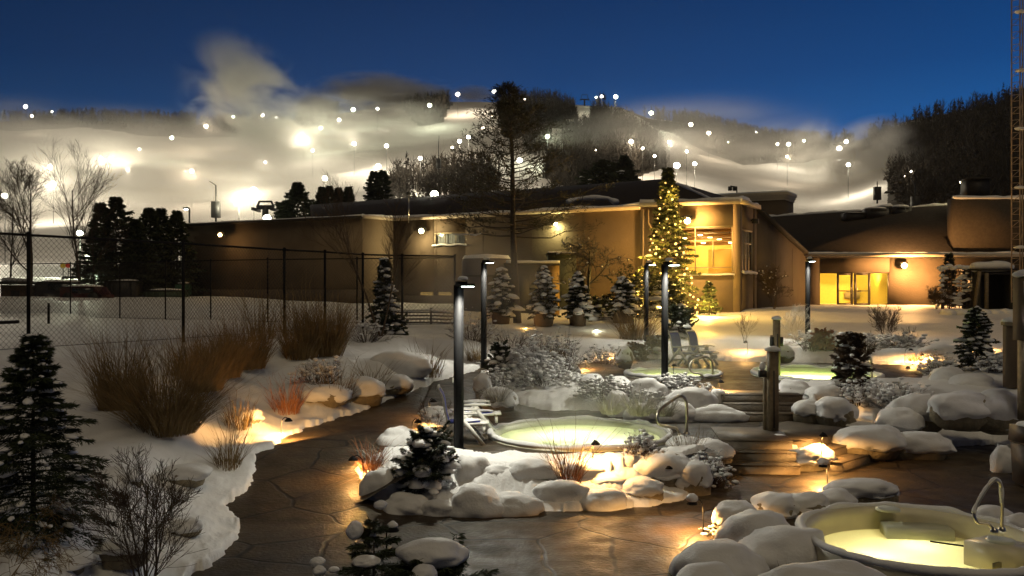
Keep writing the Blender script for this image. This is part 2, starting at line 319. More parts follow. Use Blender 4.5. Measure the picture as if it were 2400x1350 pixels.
BL = [
 # front planter
 (1062, 1058, 1150, 1140, .22, 0, 'smooth snow mound right beside the foot of the nearest lamp post', .9),
 (1120, 1080, 1222, 1142, .22, .3, 'long snow covered boulder between the nearest lamp post and the pool', .7),
 (1195, 1064, 1308, 1140, .25, .35, 'snow capped rock left of the tall bare grass at the pool edge', .7),
 (1060, 1128, 1182, 1212, .0, 0, 'bulging snow bank at the patio edge below the nearest lamp post', .8),
 (1140, 1146, 1262, 1208, .0, 0, 'low snow bank sloping along the patio edge, pitted by drips', .7),
 (1262, 1112, 1372, 1192, .0, .3, 'ridge of snow over a rock with dry stems beneath, on the patio edge', .7),
 (1362, 1140, 1458, 1197, .0, 0, 'egg shaped snow mound lying on the edge of the dark patio', .8),
 (1308, 1066, 1412, 1136, .22, .3, 'snow covered rock behind the tan grass, lit orange from above', .7),
 (1402, 1050, 1494, 1126, .22, .25, 'tall rounded snow cap half lit by the gooseneck lamp', .8),
 (1492, 1040, 1624, 1136, .18, .35, 'largest snow dome of the planter, glowing where the lamp hits it', .75),
 (1466, 1114, 1552, 1170, .08, .4, 'snow cushion on a low rock left of the glaring path lamp', .8),
 (1562, 1012, 1640, 1072, .3, .2, 'snow mound behind the dry grass near the pool handrail', .8),
 (1622, 1018, 1712, 1092, .15, .5, 'mushroom shaped snow cap over bare rock by the left steps', .8),
 (1588, 1072, 1662, 1156, .05, .2, 'ragged snow heap hanging over the patio right of the glaring lamp', .8),
 (1385, 1108, 1475, 1160, .10, .5, 'brown gravelly rock with thin snow under the tall snow cap', .8),
 (985, 948, 1062, 1005, .45, 0, 'warmly lit snow heap left of the white folding chair', .8),
 (890, 992, 975, 1050, .42, 0, 'pinkish snow mound lit by the lamp beside the white folding chair', .8),
 (850, 1090, 930, 1170, .12, 0, 'snow mound glowing orange at the left tip of the front planter', .8),
 (905, 1150, 1010, 1206, .0, 0, 'lumpy snow drift under the dark green shrub on the patio edge', .7),
 (990, 1165, 1075, 1210, .0, 0, 'shaded snow drift right under the dark green shrub', .7),
 # middle planter
 (1114, 868, 1152, 932, .78, .5, 'small snow topped rock at the left tip of the upper planter', .8),
 (1132, 900, 1206, 955, .68, .1, 'frosty snow hummock at the left front of the upper planter', .8),
 (1322, 848, 1362, 882, .95, 0, 'top snow lump of the lit pair behind the upper planter', .9),
 (1314, 866, 1364, 912, .85, .2, 'lower snow lump of the lit pair behind the upper planter', .8),
 (1358, 868, 1424, 930, .75, .45, 'snow arch over dark rock left of the long snow shoulder', .8),
 (1418, 876, 1478, 930, .75, .4, 'long snow shoulder over dark rock in the middle of the upper planter', .8),
 (1472, 876, 1564, 950, .72, 0, 'big snow dome with grass stalks beside the lamp post in the planter', .8),
 (1425, 905, 1472, 968, .6, 0, 'frosted snow hummock below the snow shoulder, full of dry stalks', .8),
 (1566, 898, 1668, 962, .72, 0, 'wide snow mound right of the lamp post in the upper planter', .8),
 (1655, 908, 1702, 950, .75, 0, 'round snow ball next to the bare brown rock', .8),
 (1470, 935, 1540, 985, .55, 0, 'brownish snow hummock of buried grass at the pool side', .8),
 (1540, 930, 1625, 985, .55, 0, 'snow hummock of buried grass left of the long flat slab', .8),
 (1612, 944, 1738, 988, .52, 0, 'long flat snow slab pointing to the stone steps', .55),
 # right of the steps
 (1815, 878, 1898, 945, .75, .15, 'snow slope spilling down right of the upper steps', .8),
 (1897, 893, 1972, 952, .75, .3, 'grey snow cap between the steps and the leafless shrub', .8),
 (1862, 930, 1925, 985, .58, .5, 'rock with broken snow lumps beside the upper steps', .8),
 (1915, 922, 2000, 988, .60, .2, 'snow heap with the blazing garden lamp in front', .8),
 (2026, 898, 2116, 950, .80, .25, 'smooth snow pillow right behind the leafless shrub', .75),
 (2094, 904, 2208, 995, .55, .35, 'broad snow slab on a tall pale rock face', .6),
 (2062, 944, 2158, 1010, .45, .1, 'snow covered clump with drooping dry grass in the bank', .7),
 (1958, 984, 2110, 1062, .20, .1, 'sweeping snow slope above the lower steps', .6),
 (2070, 1000, 2218, 1068, .10, .15, 'wide snow slope ending at the right patio', .55),
 (2020, 1020, 2086, 1076, .02, .8, 'bare mossy rock at the right end of the lower steps', .8),
 (2190, 904, 2310, 985, .75, .15, 'left half of the long snow roof on the low stone wall', .6),
 (2280, 905, 2392, 985, .75, .12, 'right half of the long snow roof on the low stone wall', .6),
 (2205, 955, 2335, 1000, .5, .3, 'second tier of snow hanging on the curved stone wall', .5),
 (2296, 968, 2390, 1008, .45, .2, 'snow ledge beside the foot of the big post, above the bin', .6),
 # mound between the flights
 (1790, 1008, 1872, 1080, .05, 0, 'snow mound at the foot of the wooden posts', .8),
 (1850, 1040, 1925, 1105, .0, .55, 'knobbly rock in snow beside the path lamp at the steps', .8),
 (1885, 1035, 1955, 1095, .05, .1, 'warm lit snow tongue beside the right steps', .7),
 # around the near pool
 (1674, 1168, 1772, 1262, .0, .55, 'snow cushion balanced on an upright stone at the patio', .85),
 (1708, 1186, 1856, 1300, .0, 0, 'big grey snow mound behind the cushion on the stone', .8),
 (1748, 1228, 1936, 1335, .0, 0, 'broad snow mound at the left rim of the nearest pool', .75),
 (1596, 1258, 1795, 1380, -.05, 0, 'big round snow mound in the corner of the dark patio', .8),
 (1780, 1312, 2080, 1470, -.1, 0, 'huge smooth snow bank along the front of the nearest pool', .4),
 (1580, 1322, 1730, 1420, -.1, 0, 'low snow mound peeping in below the big round one', .8),
 (1766, 1150, 1872, 1215, .0, .1, 'snow mound behind the nearest pool with a smooth left shoulder', .8),
 (1836, 1146, 1938, 1212, .0, .4, 'beige rock with thin snow behind the nearest pool', .8),
 (1900, 1142, 1995, 1196, .05, .25, 'small ragged snow heap behind the nearest pool', .7),
 (1950, 1112, 2100, 1178, .05, .35, 'wide pale snow pillow on rock at the back of the nearest pool', .6),
 (2290, 1178, 2370, 1232, .15, 0, 'snow heap behind the snow topped handrail', .8),
 (2352, 1200, 2420, 1262, .15, .3, 'grey snow boulder at the frame edge right of the handrail', .8),
 (2325, 1032, 2372, 1108, .0, 0, 'snow pile squeezed against the brown litter bin', .8),
 (2170, 798, 2262, 848, 1.1, .45, 'dark boulder with a smooth snow dome by the bright garden lamp', .8),
 (2185, 850, 2260, 905, 1.0, .2, 'lit striped snow heap left of the snowy fir', .8),
 (2225, 870, 2330, 915, .95, 0, 'snow drift around the foot of the snowy fir', .6),
 # left bank
 (520, 945, 605, 1000, .72, 0.4, 'olive rock on the left bank beside the lit path lamp', .8),
 (700, 890, 815, 945, .85, 0.15, 'snow covered rock on the left bank behind the fan of grass', .8),
 (790, 872, 900, 935, .82, 0.25, 'long snow overhang above a dark gap along the path', .6),
 (880, 868, 965, 915, .9, .1, 'shaded snow hummock near the far end of the path', .7),
 (870, 808, 1000, 875, 1.2, 0, 'large shadowed drift on the bank before the fence corner', .7),
 (700, 835, 880, 880, 1.15, 0, 'long pale drift at the crest of the left bank', .5),
 (230, 1090, 330, 1150, .75, .7, 'olive boulder behind the bare shrub on the left bank', .8),
 (240, 1255, 345, 1320, .4, .7, 'brown rock between the stems of the bare shrub', .8),
 (390, 1080, 480, 1130, .5, .2, 'snow hummock right behind the bare shrub', .7),
 (60, 1285, 195, 1360, .35, .6, 'grey green rock under the arching branches in the corner', .8),
 (400, 1205, 470, 1250, .28, .1, 'small snow hummock on the low bank near the path', .7),
 (1445, 803, 1482, 850, 1.25, .1, 'snow covered stump left of the round grass ball', .8),
 (1820, 805, 1860, 840, 1.25, .1, 'pale stone urn shape in snow behind the wooden posts', .8),
]
NC, NR = 1100, 460
pxs = np.linspace(-560, 2960, NC); Ys = np.exp(np.linspace(math.log(6.5), math.log(112), NR))
gy, gx = np.meshgrid(Ys, (pxs - 1200) / F, indexing='ij'); gx = gx * gy
xf, yf = gx.ravel(), gy.ravel()
hb = base_h(xf, yf)
xy0 = np.stack([xf, yf, np.zeros_like(xf)], 1)
near = yf < 37
n1 = fbm(xy0 * .55, 3); n2 = fbm(xy0 * 2.4 + 9, 3)
rough = np.where(yf < 34, 1.0, .35)
court = (xf < -2.2) & (yf > 25) & (yf < 47) & (xf < -10.2 + (yf - 27) * .5)
rough = np.where(court, .12, rough)
bump = np.zeros(xf.shape)
for b_ in BL:
    Y_ = F * (CZ - b_[4]) / (b_[3] - 675.0); w_ = (b_[2] - b_[0]) / F * Y_; h_ = (b_[3] - b_[1]) / F * Y_; d_ = w_ * b_[7]; Yc_ = Y_ + .42 * d_; cx_ = ((b_[0] + b_[2]) / 2 - 1200) / F * Yc_
    k_ = np.abs(yf - Yc_) < 2 * w_ + .5
    r2_ = ((xf[k_] - cx_) / (.50 * w_)) ** 2 + ((yf[k_] - Yc_) / (.55 * d_)) ** 2
    bump[k_] = np.maximum(bump[k_], (b_[4] + .50 * h_ - hb[k_]).clip(0, .5) * np.exp(-.8 * r2_))
hb = hb + bump
h = hb + (.085 * n1 + .03 * n2) * rough + .06
EXS = np.array([(3.7, 17.3), (4.15, 17.95), (5.25, 18.3), (5.75, 17.75), (7.35, 19.35), (8.3, 19.0), (6.6, 16.8), (5.4, 16.6), (4.0, 16.7)])
EXU = np.array([(4.95, 20.4), (7.15, 20.4), (7.05, 21.95), (4.9, 21.95)])
sdE = np.full(xf.shape, 9.); sdF = sdE.copy()
sdL = np.full(xf.shape, 9.); sdM = sdL.copy(); sdU = sdL.copy()
xn, yn = xf[near], yf[near]
sdL[near], sdM[near], sdU[near] = sdf(LOWER, xn, yn), sdf(MID, xn, yn), sdf(UPPER, xn, yn)
sdE[near] = sdf(EXS, xn, yn); sdF[near] = sdf(EXU, xn, yn)
edge = .13 * vn(xy0 * .8 + 5) + .10 * fbm(xy0 * 2.2 + 31, 3) + .045 * vn(xy0 * 9) + .035 * vn(xy0 * 23)
d_all = np.minimum(np.minimum(np.minimum(sdL, sdM), sdU), np.minimum(sdE, sdF)) + edge
sxm = np.clip((xf + 2.6) / .9, 0, 1); sxm = sxm * sxm * (3 - 2 * sxm)
zM = ramp(yf) * (1 - sxm) + .5 * sxm; zM = np.where((xf > -2.3) & (yf > 21.5), np.maximum(.5, ramp(yf)), zM)
zL = np.where((yf < 18) & (xf < 0), ramp(yf) * (1 - sxm), 0)
pz = np.where(sdU <= np.minimum(sdL, sdM), 1.0, np.where(sdM < sdL, zM, zL))
pz = np.where(sdE < .1, 0.0, np.where(sdF < .1, .5, pz))
# snow bank: rises off the paving edge, sinks out of sight under it
bank = np.clip((d_all + .02) / .10, 0, 1); bank = bank * bank * (3 - 2 * bank)
lip = pz + .09 + .05 * n2
up = np.clip(d_all / 1.5, 0, 1); up = up * up * (3 - 2 * up)
hs = np.where(d_all < 1.6, lip * (1 - up) + np.maximum(h, pz + .06) * up, h)
h = np.where(d_all < .12, (pz - .10) * (1 - bank) + hs * bank, hs)
HG = h.reshape(NR, NC)
def ground(x, y):
    x = np.atleast_1d(np.asarray(x, float)); y = np.atleast_1d(np.asarray(y, float))
    c = (x / y * F + 1200 + 560) / 3520 * (NC - 1); r = (np.log(y / 6.5)) / math.log(112 / 6.5) * (NR - 1)
    c = np.clip(c, 0, NC - 1.001); r = np.clip(r, 0, NR - 1.001); ci = c.astype(int); ri = r.astype(int); cf = c - ci; rf = r - ri
    v = (HG[ri, ci] * (1 - cf) + HG[ri, ci + 1] * cf) * (1 - rf) + (HG[ri + 1, ci] * (1 - cf) + HG[ri + 1, ci + 1] * cf) * rf
    return v if len(v) > 1 else float(v[0])
ii = np.arange(NR - 1)[:, None] * NC + np.arange(NC - 1)[None, :]
QQ = np.stack([ii, ii + 1, ii + NC + 1, ii + NC], -1).reshape(-1, 4)
TUBS = [(1.42, 18.55, 1.88, 1.86), (5.38, 11.62, 1.50, 1.58), (4.78, 26.3, 1.42, 1.25), (9.0, 26.2, 1.80, 2.1)]
def in_tub(x, y, g=.0):
    r = np.zeros(x.shape, bool)
    for cx, cyy, a, b in TUBS: r |= ((x - cx) / (a - g)) ** 2 + ((y - cyy) / (b - g)) ** 2 < 1
    return r
fc = QQ.mean(1) * 0; cxm = xf[QQ].mean(1); cym = yf[QQ].mean(1)
mb = MB(); mb.add(np.stack([xf, yf, h], 1), QQ[~in_tub(cxm, cym, .12)])
tag(mb.build('snow_ground', snow, smooth=True), 'trampled and drifted snow covering the garden, tennis court and lawn', 'ground', kind='structure')
def patio(name, sd, zf, label, ex=None):
    k = (sd[QQ].min(1) < .55)
    if ex is not None: k &= ex[QQ].min(1) > 0
    k = k & ~in_tub(cxm, cym, .12)
    q = QQ[k]; u, inv = np.unique(q, return_inverse=True)
    m = MB(); m.add(np.stack([xf[u], yf[u], zf[u]], 1), inv.reshape(q.shape))
    return tag(m.build(name, paving_m, smooth=True), label, 'paving', kind='structure')
patio('lower_patio', np.where(yf < 15.2, sdL, np.maximum(sdL, np.where(xf < -1.9, .9, -9))), zL, 'brown stamped concrete patio in front of the planters, wet from meltwater')
patio('garden_path', np.where((xf < -1.9) & (yf < 16), np.maximum(sdM, 14.9 - yf), sdM), zM + .004, 'brown stamped concrete path and terrace around the middle hot pool', sdE)
patio('upper_terrace', sdU, np.full_like(xf, 1.0), 'brown concrete terrace around the two upper hot pools', sdF)

# ---------------------------------------------------------------- ski hill
SKY = np.array([(-700, 300), (-200, 290), (0, 285), (150, 280), (300, 285), (500, 293), (620, 290), (740, 275), (850, 258), (950, 243), (1040, 238), (1100, 238), (1200, 240), (1340, 246), (1400, 250), (1450, 252), (1520, 278), (1620, 288), (1700, 306), (1800, 326), (1900, 336), (1960, 338), (2020, 326), (2080, 300), (2130, 280), (2200, 268), (2300, 250), (2400, 228), (2600, 190), (3200, 160)])
DT = np.array([(-700, 520), (0, 520), (600, 480), (1100, 440), (1450, 430), (1900, 470), (2050, 400), (2400, 330), (3200, 300)])
D0 = 110.0
def hill_y(px, s): return 628 + (np.interp(px, SKY[:, 0], SKY[:, 1]) - 628) * (1 - (1 - s) ** 1.7)
def hill_pt(px, s):
    px = np.asarray(px, float); s = np.asarray(s, float)
    d = D0 + (np.interp(px, DT[:, 0], DT[:, 1]) - D0) * s
    x = (px - 1200) / F * d; z = CZ - (hill_y(px, s) - 675) / F * d
    q = np.stack([x * .02, d * .02, 0 * d], -1).reshape(-1, 3)
    z = z + (2.2 * vn(q).reshape(z.shape) + 1.1 * vn(q * 2.7 + 3).reshape(z.shape)) * np.clip(s * 6, 0, 1) * np.clip((1 - s) * 5, .25, 1)
    return np.stack([x, d, z], -1)
HC, HR = 560, 150
hp = np.linspace(-700, 3200, HC); hsn = np.linspace(0, 1, HR)
Sg, Pg = np.meshgrid(hsn, hp, indexing='ij'); V = hill_pt(Pg, Sg)
back = V[-1].copy(); back2 = back.copy(); back[:, 1] += 60; back[:, 0] *= 1.1; back[:, 2] -= 4; back2[:, 1] += 400; back2[:, 0] *= 1.6; back2[:, 2] -= 120
V = np.concatenate([V.reshape(-1, 3), back, back2]); ii = np.arange(HR + 1)[:, None] * HC + np.arange(HC - 1)[None, :]
mb = MB(); mb.add(V, np.stack([ii, ii + 1, ii + HC + 1, ii + HC], -1).reshape(-1, 4))
WOODS = [[(-100, 284), (150, 276), (320, 278), (500, 288), (620, 288), (620, 320), (480, 318), (330, 312), (180, 302), (-100, 296)], [(690, 284), (770, 268), (800, 268), (760, 300), (710, 302)], [(930, 246), (1045, 240), (1060, 240), (1035, 290), (985, 300)],
 [(1170, 242), (1345, 248), (1355, 300), (1250, 300), (1200, 330), (1170, 300)], [(1385, 252), (1408, 252), (1470, 285), (1555, 345), (1560, 395), (1500, 420), (1330, 440), (1270, 410), (1330, 330), (1385, 290)],
 [(1470, 258), (1520, 282), (1620, 292), (1700, 310), (1800, 330), (1960, 342), (2010, 332), (1990, 352), (1890, 372), (1830, 378), (1740, 385), (1690, 355), (1610, 318), (1530, 288)], [(2000, 335), (2080, 302), (2200, 272), (2300, 254), (2400, 232), (2620, 190), (3200, 150), (3200, 540), (2400, 520), (2150, 500), (2080, 465), (2085, 400), (2045, 350)]]
def floor_att():
    """mixes brown brush and leaf litter into the snow where the woods stand (vertex mask of land cover)"""
    m = MATS['hill_snow']; t = m.node_tree; b = t.nodes['Principled BSDF']; l = b.inputs['Base Color'].links[0]; src = l.from_socket
    a = nd(t, 'ShaderNodeAttribute', attribute_name='woods'); n = nd(t, 'ShaderNodeTexNoise'); n.inputs['Scale'].default_value = .35; n.inputs['Detail'].default_value = 4
    c = nd(t, 'ShaderNodeTexCoord'); t.links.new(c.outputs['Object'], n.inputs['Vector'])
    ad = nd(t, 'ShaderNodeMath', operation='ADD'); ad.inputs[1].default_value = -.5; t.links.new(n.outputs['Fac'], ad.inputs[0])
    sm = nd(t, 'ShaderNodeMath', operation='ADD'); t.links.new(a.outputs['Fac'], sm.inputs[0]); t.links.new(ad.outputs[0], sm.inputs[1])
    r = nd(t, 'ShaderNodeMapRange'); r.inputs[1].default_value = .3; r.inputs[2].default_value = .65; t.links.new(sm.outputs[0], r.inputs[0])
    mi = nd(t, 'ShaderNodeMix', data_type='RGBA'); mi.inputs[7].default_value = (.045, .036, .026, 1); t.links.new(r.outputs[0], mi.inputs[0]); t.links.new(src, mi.inputs[6]); t.links.new(mi.outputs[2], b.inputs['Base Color'])
hillsnow = mat('hill_snow', (.66, .64, .62), .8, var=.12, scale=.06, bump=.5, bscale=.35, spec=.1)
floor_att()
hy_ = hill_y(Pg, Sg); wm_ = np.zeros(Pg.shape, bool)
for w_ in WOODS: wm_ |= sdf(np.array(w_, float), Pg, hy_ + 0.) < 3
hm_ = mb.build('ski_hill', hillsnow, smooth=True); at_ = hm_.data.attributes.new('woods', 'FLOAT', 'POINT')
at_.data.foreach_set('value', np.concatenate([wm_.ravel().astype(np.float32), np.zeros(2 * HC, np.float32)]))
tag(hm_, 'broad snow covered ski hill with floodlit runs rising beyond the building', 'hill', kind='structure')
# the land goes on behind and beside what the photo shows
mb = MB(); R = 3000.0; mb.add([(-R, -R, -.6), (R, -R, -.6), (R, R, -.6), (-R, R, -.6)], [[0, 1, 2, 3]])
tag(mb.build('ground', snow), 'snow covered ground reaching to the horizon under everything', 'ground', kind='structure')
def hill_at(px, py):
    """the hill point seen at a photo pixel"""
    px = np.asarray(px, float); py = np.asarray(py, float)
    t = np.clip((py - 628) / (np.interp(px, SKY[:, 0], SKY[:, 1]) - 628), 0, 1)
    return hill_pt(px, 1 - (1 - t) ** (1 / 1.7))
def hit(px, py):
    """the first point of the snow or paving seen at a photo pixel"""
    Yc = np.exp(np.linspace(math.log(8), math.log(100), 1500)); q = P(px, py, 1.0); x = (px - 1200) / F * Yc; z = CZ - (py - 675) / F * Yc
    g = ground(x, Yc); k = np.where(z <= g)[0]; k = k[0] if len(k) else 1499
    return np.array((x[k], Yc[k], g[k]))
def inpoly(poly, x, y):
    return sdf(np.array(poly, float), x, y) < 0
rng = np.random.RandomState(11)
def far_trees(name, label, polys, n, hmin, hmax, evergreen=.15, seed=1, material=None):
    r = np.random.RandomState(seed); pts = []
    for poly, k in zip(polys, n):
        pa = np.array(poly, float); lo, hi = pa.min(0), pa.max(0); c = 0
        while c < k:
            q = r.rand(k * 3, 2) * (hi - lo) + lo; q = q[inpoly(pa, q[:, 0], q[:, 1])][:k - c]
            pts.append(hill_at(q[:, 0], q[:, 1])); c += len(q)
    pts = np.concatenate(pts); H = hmin + (hmax - hmin) * r.rand(len(pts)); ev = r.rand(len(pts)) < evergreen
    m = MB(); L = []; Wd = []
    nb = 34
    b = pts[~ev]; hb_ = H[~ev]; N = len(b)
    # bare crowns: one trunk and a fan of rising limbs with twigs
    t = r.rand(N, nb) * .75 + .08; az = r.rand(N, nb) * 6.283; ln = hb_[:, None] * (.16 + .24 * r.rand(N, nb)) * (1.15 - t * .7); up_ = .55 + .8 * r.rand(N, nb)
    p0 = b[:, None, :] + np.stack([0 * t, 0 * t, t * hb_[:, None]], -1)
    d = np.stack([np.cos(az), np.sin(az), up_], -1); d /= np.linalg.norm(d, axis=-1, keepdims=True)
    p1 = p0 + d * ln[..., None] * .5 ; p2 = p0 + d * ln[..., None] + np.stack([0 * t, 0 * t, ln * .18], -1)
    pp = np.stack([p0, p1, p2], 2).reshape(-1, 3, 3)
    wv = r.randn(len(pp), 1, 3); wv[..., 2] *= .2; wv /= np.linalg.norm(wv, axis=-1, keepdims=True)
    m.strips(pp, wv * np.array([.10, .07, .03])[None, :, None])
    tr = np.stack([b - [0, 0, 1.5], b + np.stack([0 * hb_, 0 * hb_, hb_ * .55], -1), b + np.stack([0 * hb_, 0 * hb_, hb_], -1)], 1)
    for a in ((1, 0, 0), (0, 1, 0)): m.strips(tr, np.array(a) * np.array([.12, .08, .02])[None, :, None])
    e = pts[ev]; he = H[ev] * 1.05; N = len(e)
    if N:
        nb2 = 60; t = r.rand(N, nb2) ** .8 * .95 + .04; az = r.rand(N, nb2) * 6.283; ln = he[:, None] * .24 * (1.02 - t)
        p0 = e[:, None, :] + np.stack([0 * t, 0 * t, t * he[:, None]], -1); d = np.stack([np.cos(az), np.sin(az), -.15 + 0 * az], -1)
        p1 = p0 + d * ln[..., None] * .6 + np.stack([0 * t, 0 * t, .1 * ln], -1); p2 = p0 + d * ln[..., None]
        pp = np.stack([p0, p1, p2], 2).reshape(-1, 3, 3); wv = r.randn(len(pp), 1, 3); wv /= np.linalg.norm(wv, axis=-1, keepdims=True)
        m.strips(pp, wv * np.array([.12, .42, .05])[None, :, None])
    return tag(m.build(name, material or farwood_m), label, 'woods', kind='stuff')
far_trees('woods', 'dark bare woods along the hill crest in the misty left part', [[(-100, 284), (150, 276), (320, 278), (500, 288), (620, 288), (620, 320), (480, 318), (330, 312), (180, 302), (-100, 296)], [(690, 284), (770, 268), (800, 268), (760, 300), (710, 302)], [(930, 246), (1045, 240), (1060, 240), (1035, 290), (985, 300)]], [520, 110, 230], 5, 8.5, .2, 3)
far_trees('woods', 'brown bare woods covering the middle of the ski hill behind the tall pine', [[(1170, 242), (1345, 248), (1355, 300), (1250, 300), (1200, 330), (1170, 300)], [(1385, 252), (1408, 252), (1470, 285), (1555, 345), (1560, 395), (1500, 420), (1330, 440), (1270, 410), (1330, 330), (1385, 290)], [(1225, 330), (1290, 330), (1300, 370), (1230, 360)], [(930, 430), (1100, 400), (1170, 420), (1170, 460), (1060, 470), (900, 470)], [(1290, 440), (1480, 420), (1490, 450), (1300, 460)]], [420, 700, 60, 240, 90], 5, 9, .12, 4)
far_trees('woods', 'dark wooded ridge running down to the right above the lit ski run', [[(1470, 258), (1520, 282), (1620, 292), (1700, 310), (1800, 330), (1960, 342), (2010, 332), (1990, 352), (1890, 372), (1830, 378), (1740, 385), (1690, 355), (1610, 318), (1530, 288)], [(1960, 380), (2000, 395), (1970, 420), (1945, 410)]], [1000, 45], 5, 8.5, .1, 5)
far_trees('woods', 'dark wooded hillside filling the right end of the ski hill', [[(2000, 335), (2080, 302), (2200, 272), (2300, 254), (2400, 232), (2620, 190), (2620, 520), (2400, 520), (2150, 500), (2080, 465), (2085, 400), (2045, 350)]], [1700], 5.5, 8.5, .2, 6)
# ================================================================ HOT POOLS
shell_m = mat('acrylic_shell', (.72, .66, .46), .35, var=.03)
shellg_m = mat('acrylic_shell_pale', (.66, .68, .52), .35, var=.03)
water_y = milky('pool_water', (.96, .94, .70), .9)
water_g = milky('pool_water_green', (.93, .95, .74), .85)
jet_m = mat('grille', (.20, .17, .07), .6, var=.2)
def pool(label, cx, cyy, z, a, b, sm, wm, lights, depth=.85, drop=.12, col=(1, .91, .50), seed=0):
    t = thing('hot_pool', label, 'hot pool', (cx, cyy, z))
    m = MB(); m.lathe((cx, cyy, z), [(1.06, -.25), (1.05, .02), (1.0, .05), (.95, .03), (.925, -.06), (.91, -.46), (.72, -.5), (.68, -depth), (.3, -depth - .02), (.001, -depth - .02)], 72, a, b)
    m.build('shell', sm, t, smooth=True)
    th = np.linspace(0, 2 * math.pi, 181); r = np.stack([np.cos(th) * a * 1.03, np.sin(th) * b * 1.03, 0 * th + .045], 1)
    nz = fbm(np.stack([np.cos(th) * 5, np.sin(th) * 5, 0 * th + seed], 1), 3)
    r[:, 2] += .015 * nz; m = MB(); m.tube(r + np.array((cx, cyy, z)), .055 + .018 * nz, 8, cap=False); m.build('snowy_rim', snow_cap, t, smooth=True)
    m = MB(); k = 72; rr = np.array([0.001, .3, .6, .93]); tt = np.arange(k) * 2 * math.pi / k
    m.lathe((cx, cyy, z - drop), [(x, 0) for x in rr[::-1]], k, a, b); m.build('water', wm, t, smooth=True)
    for i, (lx, ly, e) in enumerate(lights):
        p = np.array((cx + lx * a, cyy + ly * b, z - .74))
        q = MB(); q.blob(p, (.04, .04, .04), 1, 0); lo = q.build('pool_lamp', path_e, t)
        lamp('POINT', e * (.95 if z < .4 else 2.4 if z < .8 else 11), col, p + np.array((-.30 * np.sign(lx), -.30 * np.sign(ly), .05)), t, radius=.08, name='pool_light')
    return t
near_pool = pool('round hot pool with pale yellow water, nearest one, beside big snow mounds', 5.38, 11.62, .30, 1.46, 1.54, shell_m, water_y, [(-.55, .3, 20), (.35, .55, 20), (.1, -.6, 24)], drop=.26, seed=1)
mid_pool = pool('round hot pool with steaming pale green water on the middle terrace', 1.42, 18.55, .53, 1.82, 1.80, shellg_m, water_g, [(.45, -.55, 34), (-.5, -.1, 22), (.2, .5, 18)], col=(.95, 1, .62), drop=.07, seed=2)
pool('small upper hot pool in front of the blue deck chairs, faint green water', 4.78, 26.3, 1.03, 1.36, 1.19, shellg_m, water_g, [(.3, -.3, 14), (-.4, 0, 10)], col=(.9, 1, .45), drop=.08, seed=3)
pool('large upper hot pool with bright green water right of the two wooden posts', 9.0, 26.2, 1.03, 1.74, 2.04, shellg_m, water_g, [(.3, -.4, 40), (-.4, 0, 30)], col=(.8, 1, .30), drop=.08, seed=4)
# fittings of the near pool: skimmer box, lids, a step ledge
t = near_pool
m = MB(); m.box((6.22, 11.25, .17), (.56, .62, .36), rz=.5); m.build('skimmer_box', shell_m, t)
m = MB(); m.box((6.06, 10.96, .14), (.26, .04, .12), rz=.5); m.build('skimmer_opening', jet_m, t)
for (x, y) in ((6.26, 11.32), (5.50, 12.92)):
    m = MB(); m.lathe((x, y, .352), [(.17, 0), (.17, .025), (.14, .035), (.001, .036)], 24); m.build('lid', shellg_m, t, smooth=True)
m = MB(); m.box((5.80, 12.66, .06), (.9, .40, .26), rz=-.15); m.build('seat_ledge', shellg_m, t)
m = MB(); m.beam((5.85, 12.36, .055), (6.40, 12.02, .055), .02, .02); m.build('ledge_edge', black_m, t)

def smooth_path(pts, k=6):
    pts = np.asarray(pts, float); o = []
    for i in range(len(pts) - 1):
        p0 = pts[max(i - 1, 0)]; p1 = pts[i]; p2 = pts[i + 1]; p3 = pts[min(i + 2, len(pts) - 1)]
        for j in range(k):
            u = j / k; o.append(.5 * ((2 * p1) + (-p0 + p2) * u + (2 * p0 - 5 * p1 + 4 * p2 - p3) * u * u + (-p0 + 3 * p1 - 3 * p2 + p3) * u ** 3))
    o.append(pts[-1]); return np.array(o)
def rail(label, px, Y, dY, rad=.022, snowy=False):
    pts = np.array([P(x, y, Y + dY * (i / (len(px) - 1) - .5)) for i, (x, y) in enumerate(px)])
    t = thing('handrail', label, 'handrail', pts[0]); c = smooth_path(pts, 6)
    m = MB(); m.tube(c, rad, 8); m.build('rail', steel_m, t, smooth=True)
    for e in (pts[0], pts[-1]):
        m = MB(); m.lathe(e - np.array((0, 0, .02)), [(rad * 2.4, 0), (rad * 2.2, .03), (rad, .05)], 12); m.build('foot_plate', steel_m, t)
    if snowy:
        k = [i for i in range(len(c)) if c[i, 2] > c[:, 2].max() - .42][2:]
        s = c[k] + np.array((-.006, 0, .022)); m = MB(); m.tube(s, .020 + .012 * fbm(s * 9, 2), 7); m.build('snow_strip', snow_cap, t, smooth=True)
rail('bent steel handrail at the right edge of the middle hot pool', [(1609, 1015), (1610, 985), (1609, 948), (1603, 932), (1590, 929), (1572, 941), (1549, 958), (1540, 976), (1547, 995), (1572, 1001), (1586, 1005), (1594, 1018)], 18.0, -.5, .03)
rail('bent steel handrail standing at the small upper hot pool', [(1670, 895), (1670, 862), (1667, 845), (1655, 837), (1640, 839), (1622, 846), (1616, 862), (1624, 873), (1643, 877), (1653, 893)], 25.3, -.5, .032)
rail('thin steel handrail behind the leafless shrub at the large upper pool', [(2043, 902), (2043, 862), (2041, 842), (2034, 836), (2026, 846), (2014, 862), (2011, 880)], 24.4, -.4, .032)
rail('snow topped steel handrail at the nearest hot pool', [(2348, 1240), (2349, 1190), (2348, 1150), (2342, 1130), (2330, 1126), (2314, 1143), (2291, 1182), (2283, 1206), (2292, 1225), (2316, 1229), (2330, 1243)], 11.1, -.35, .020, True)

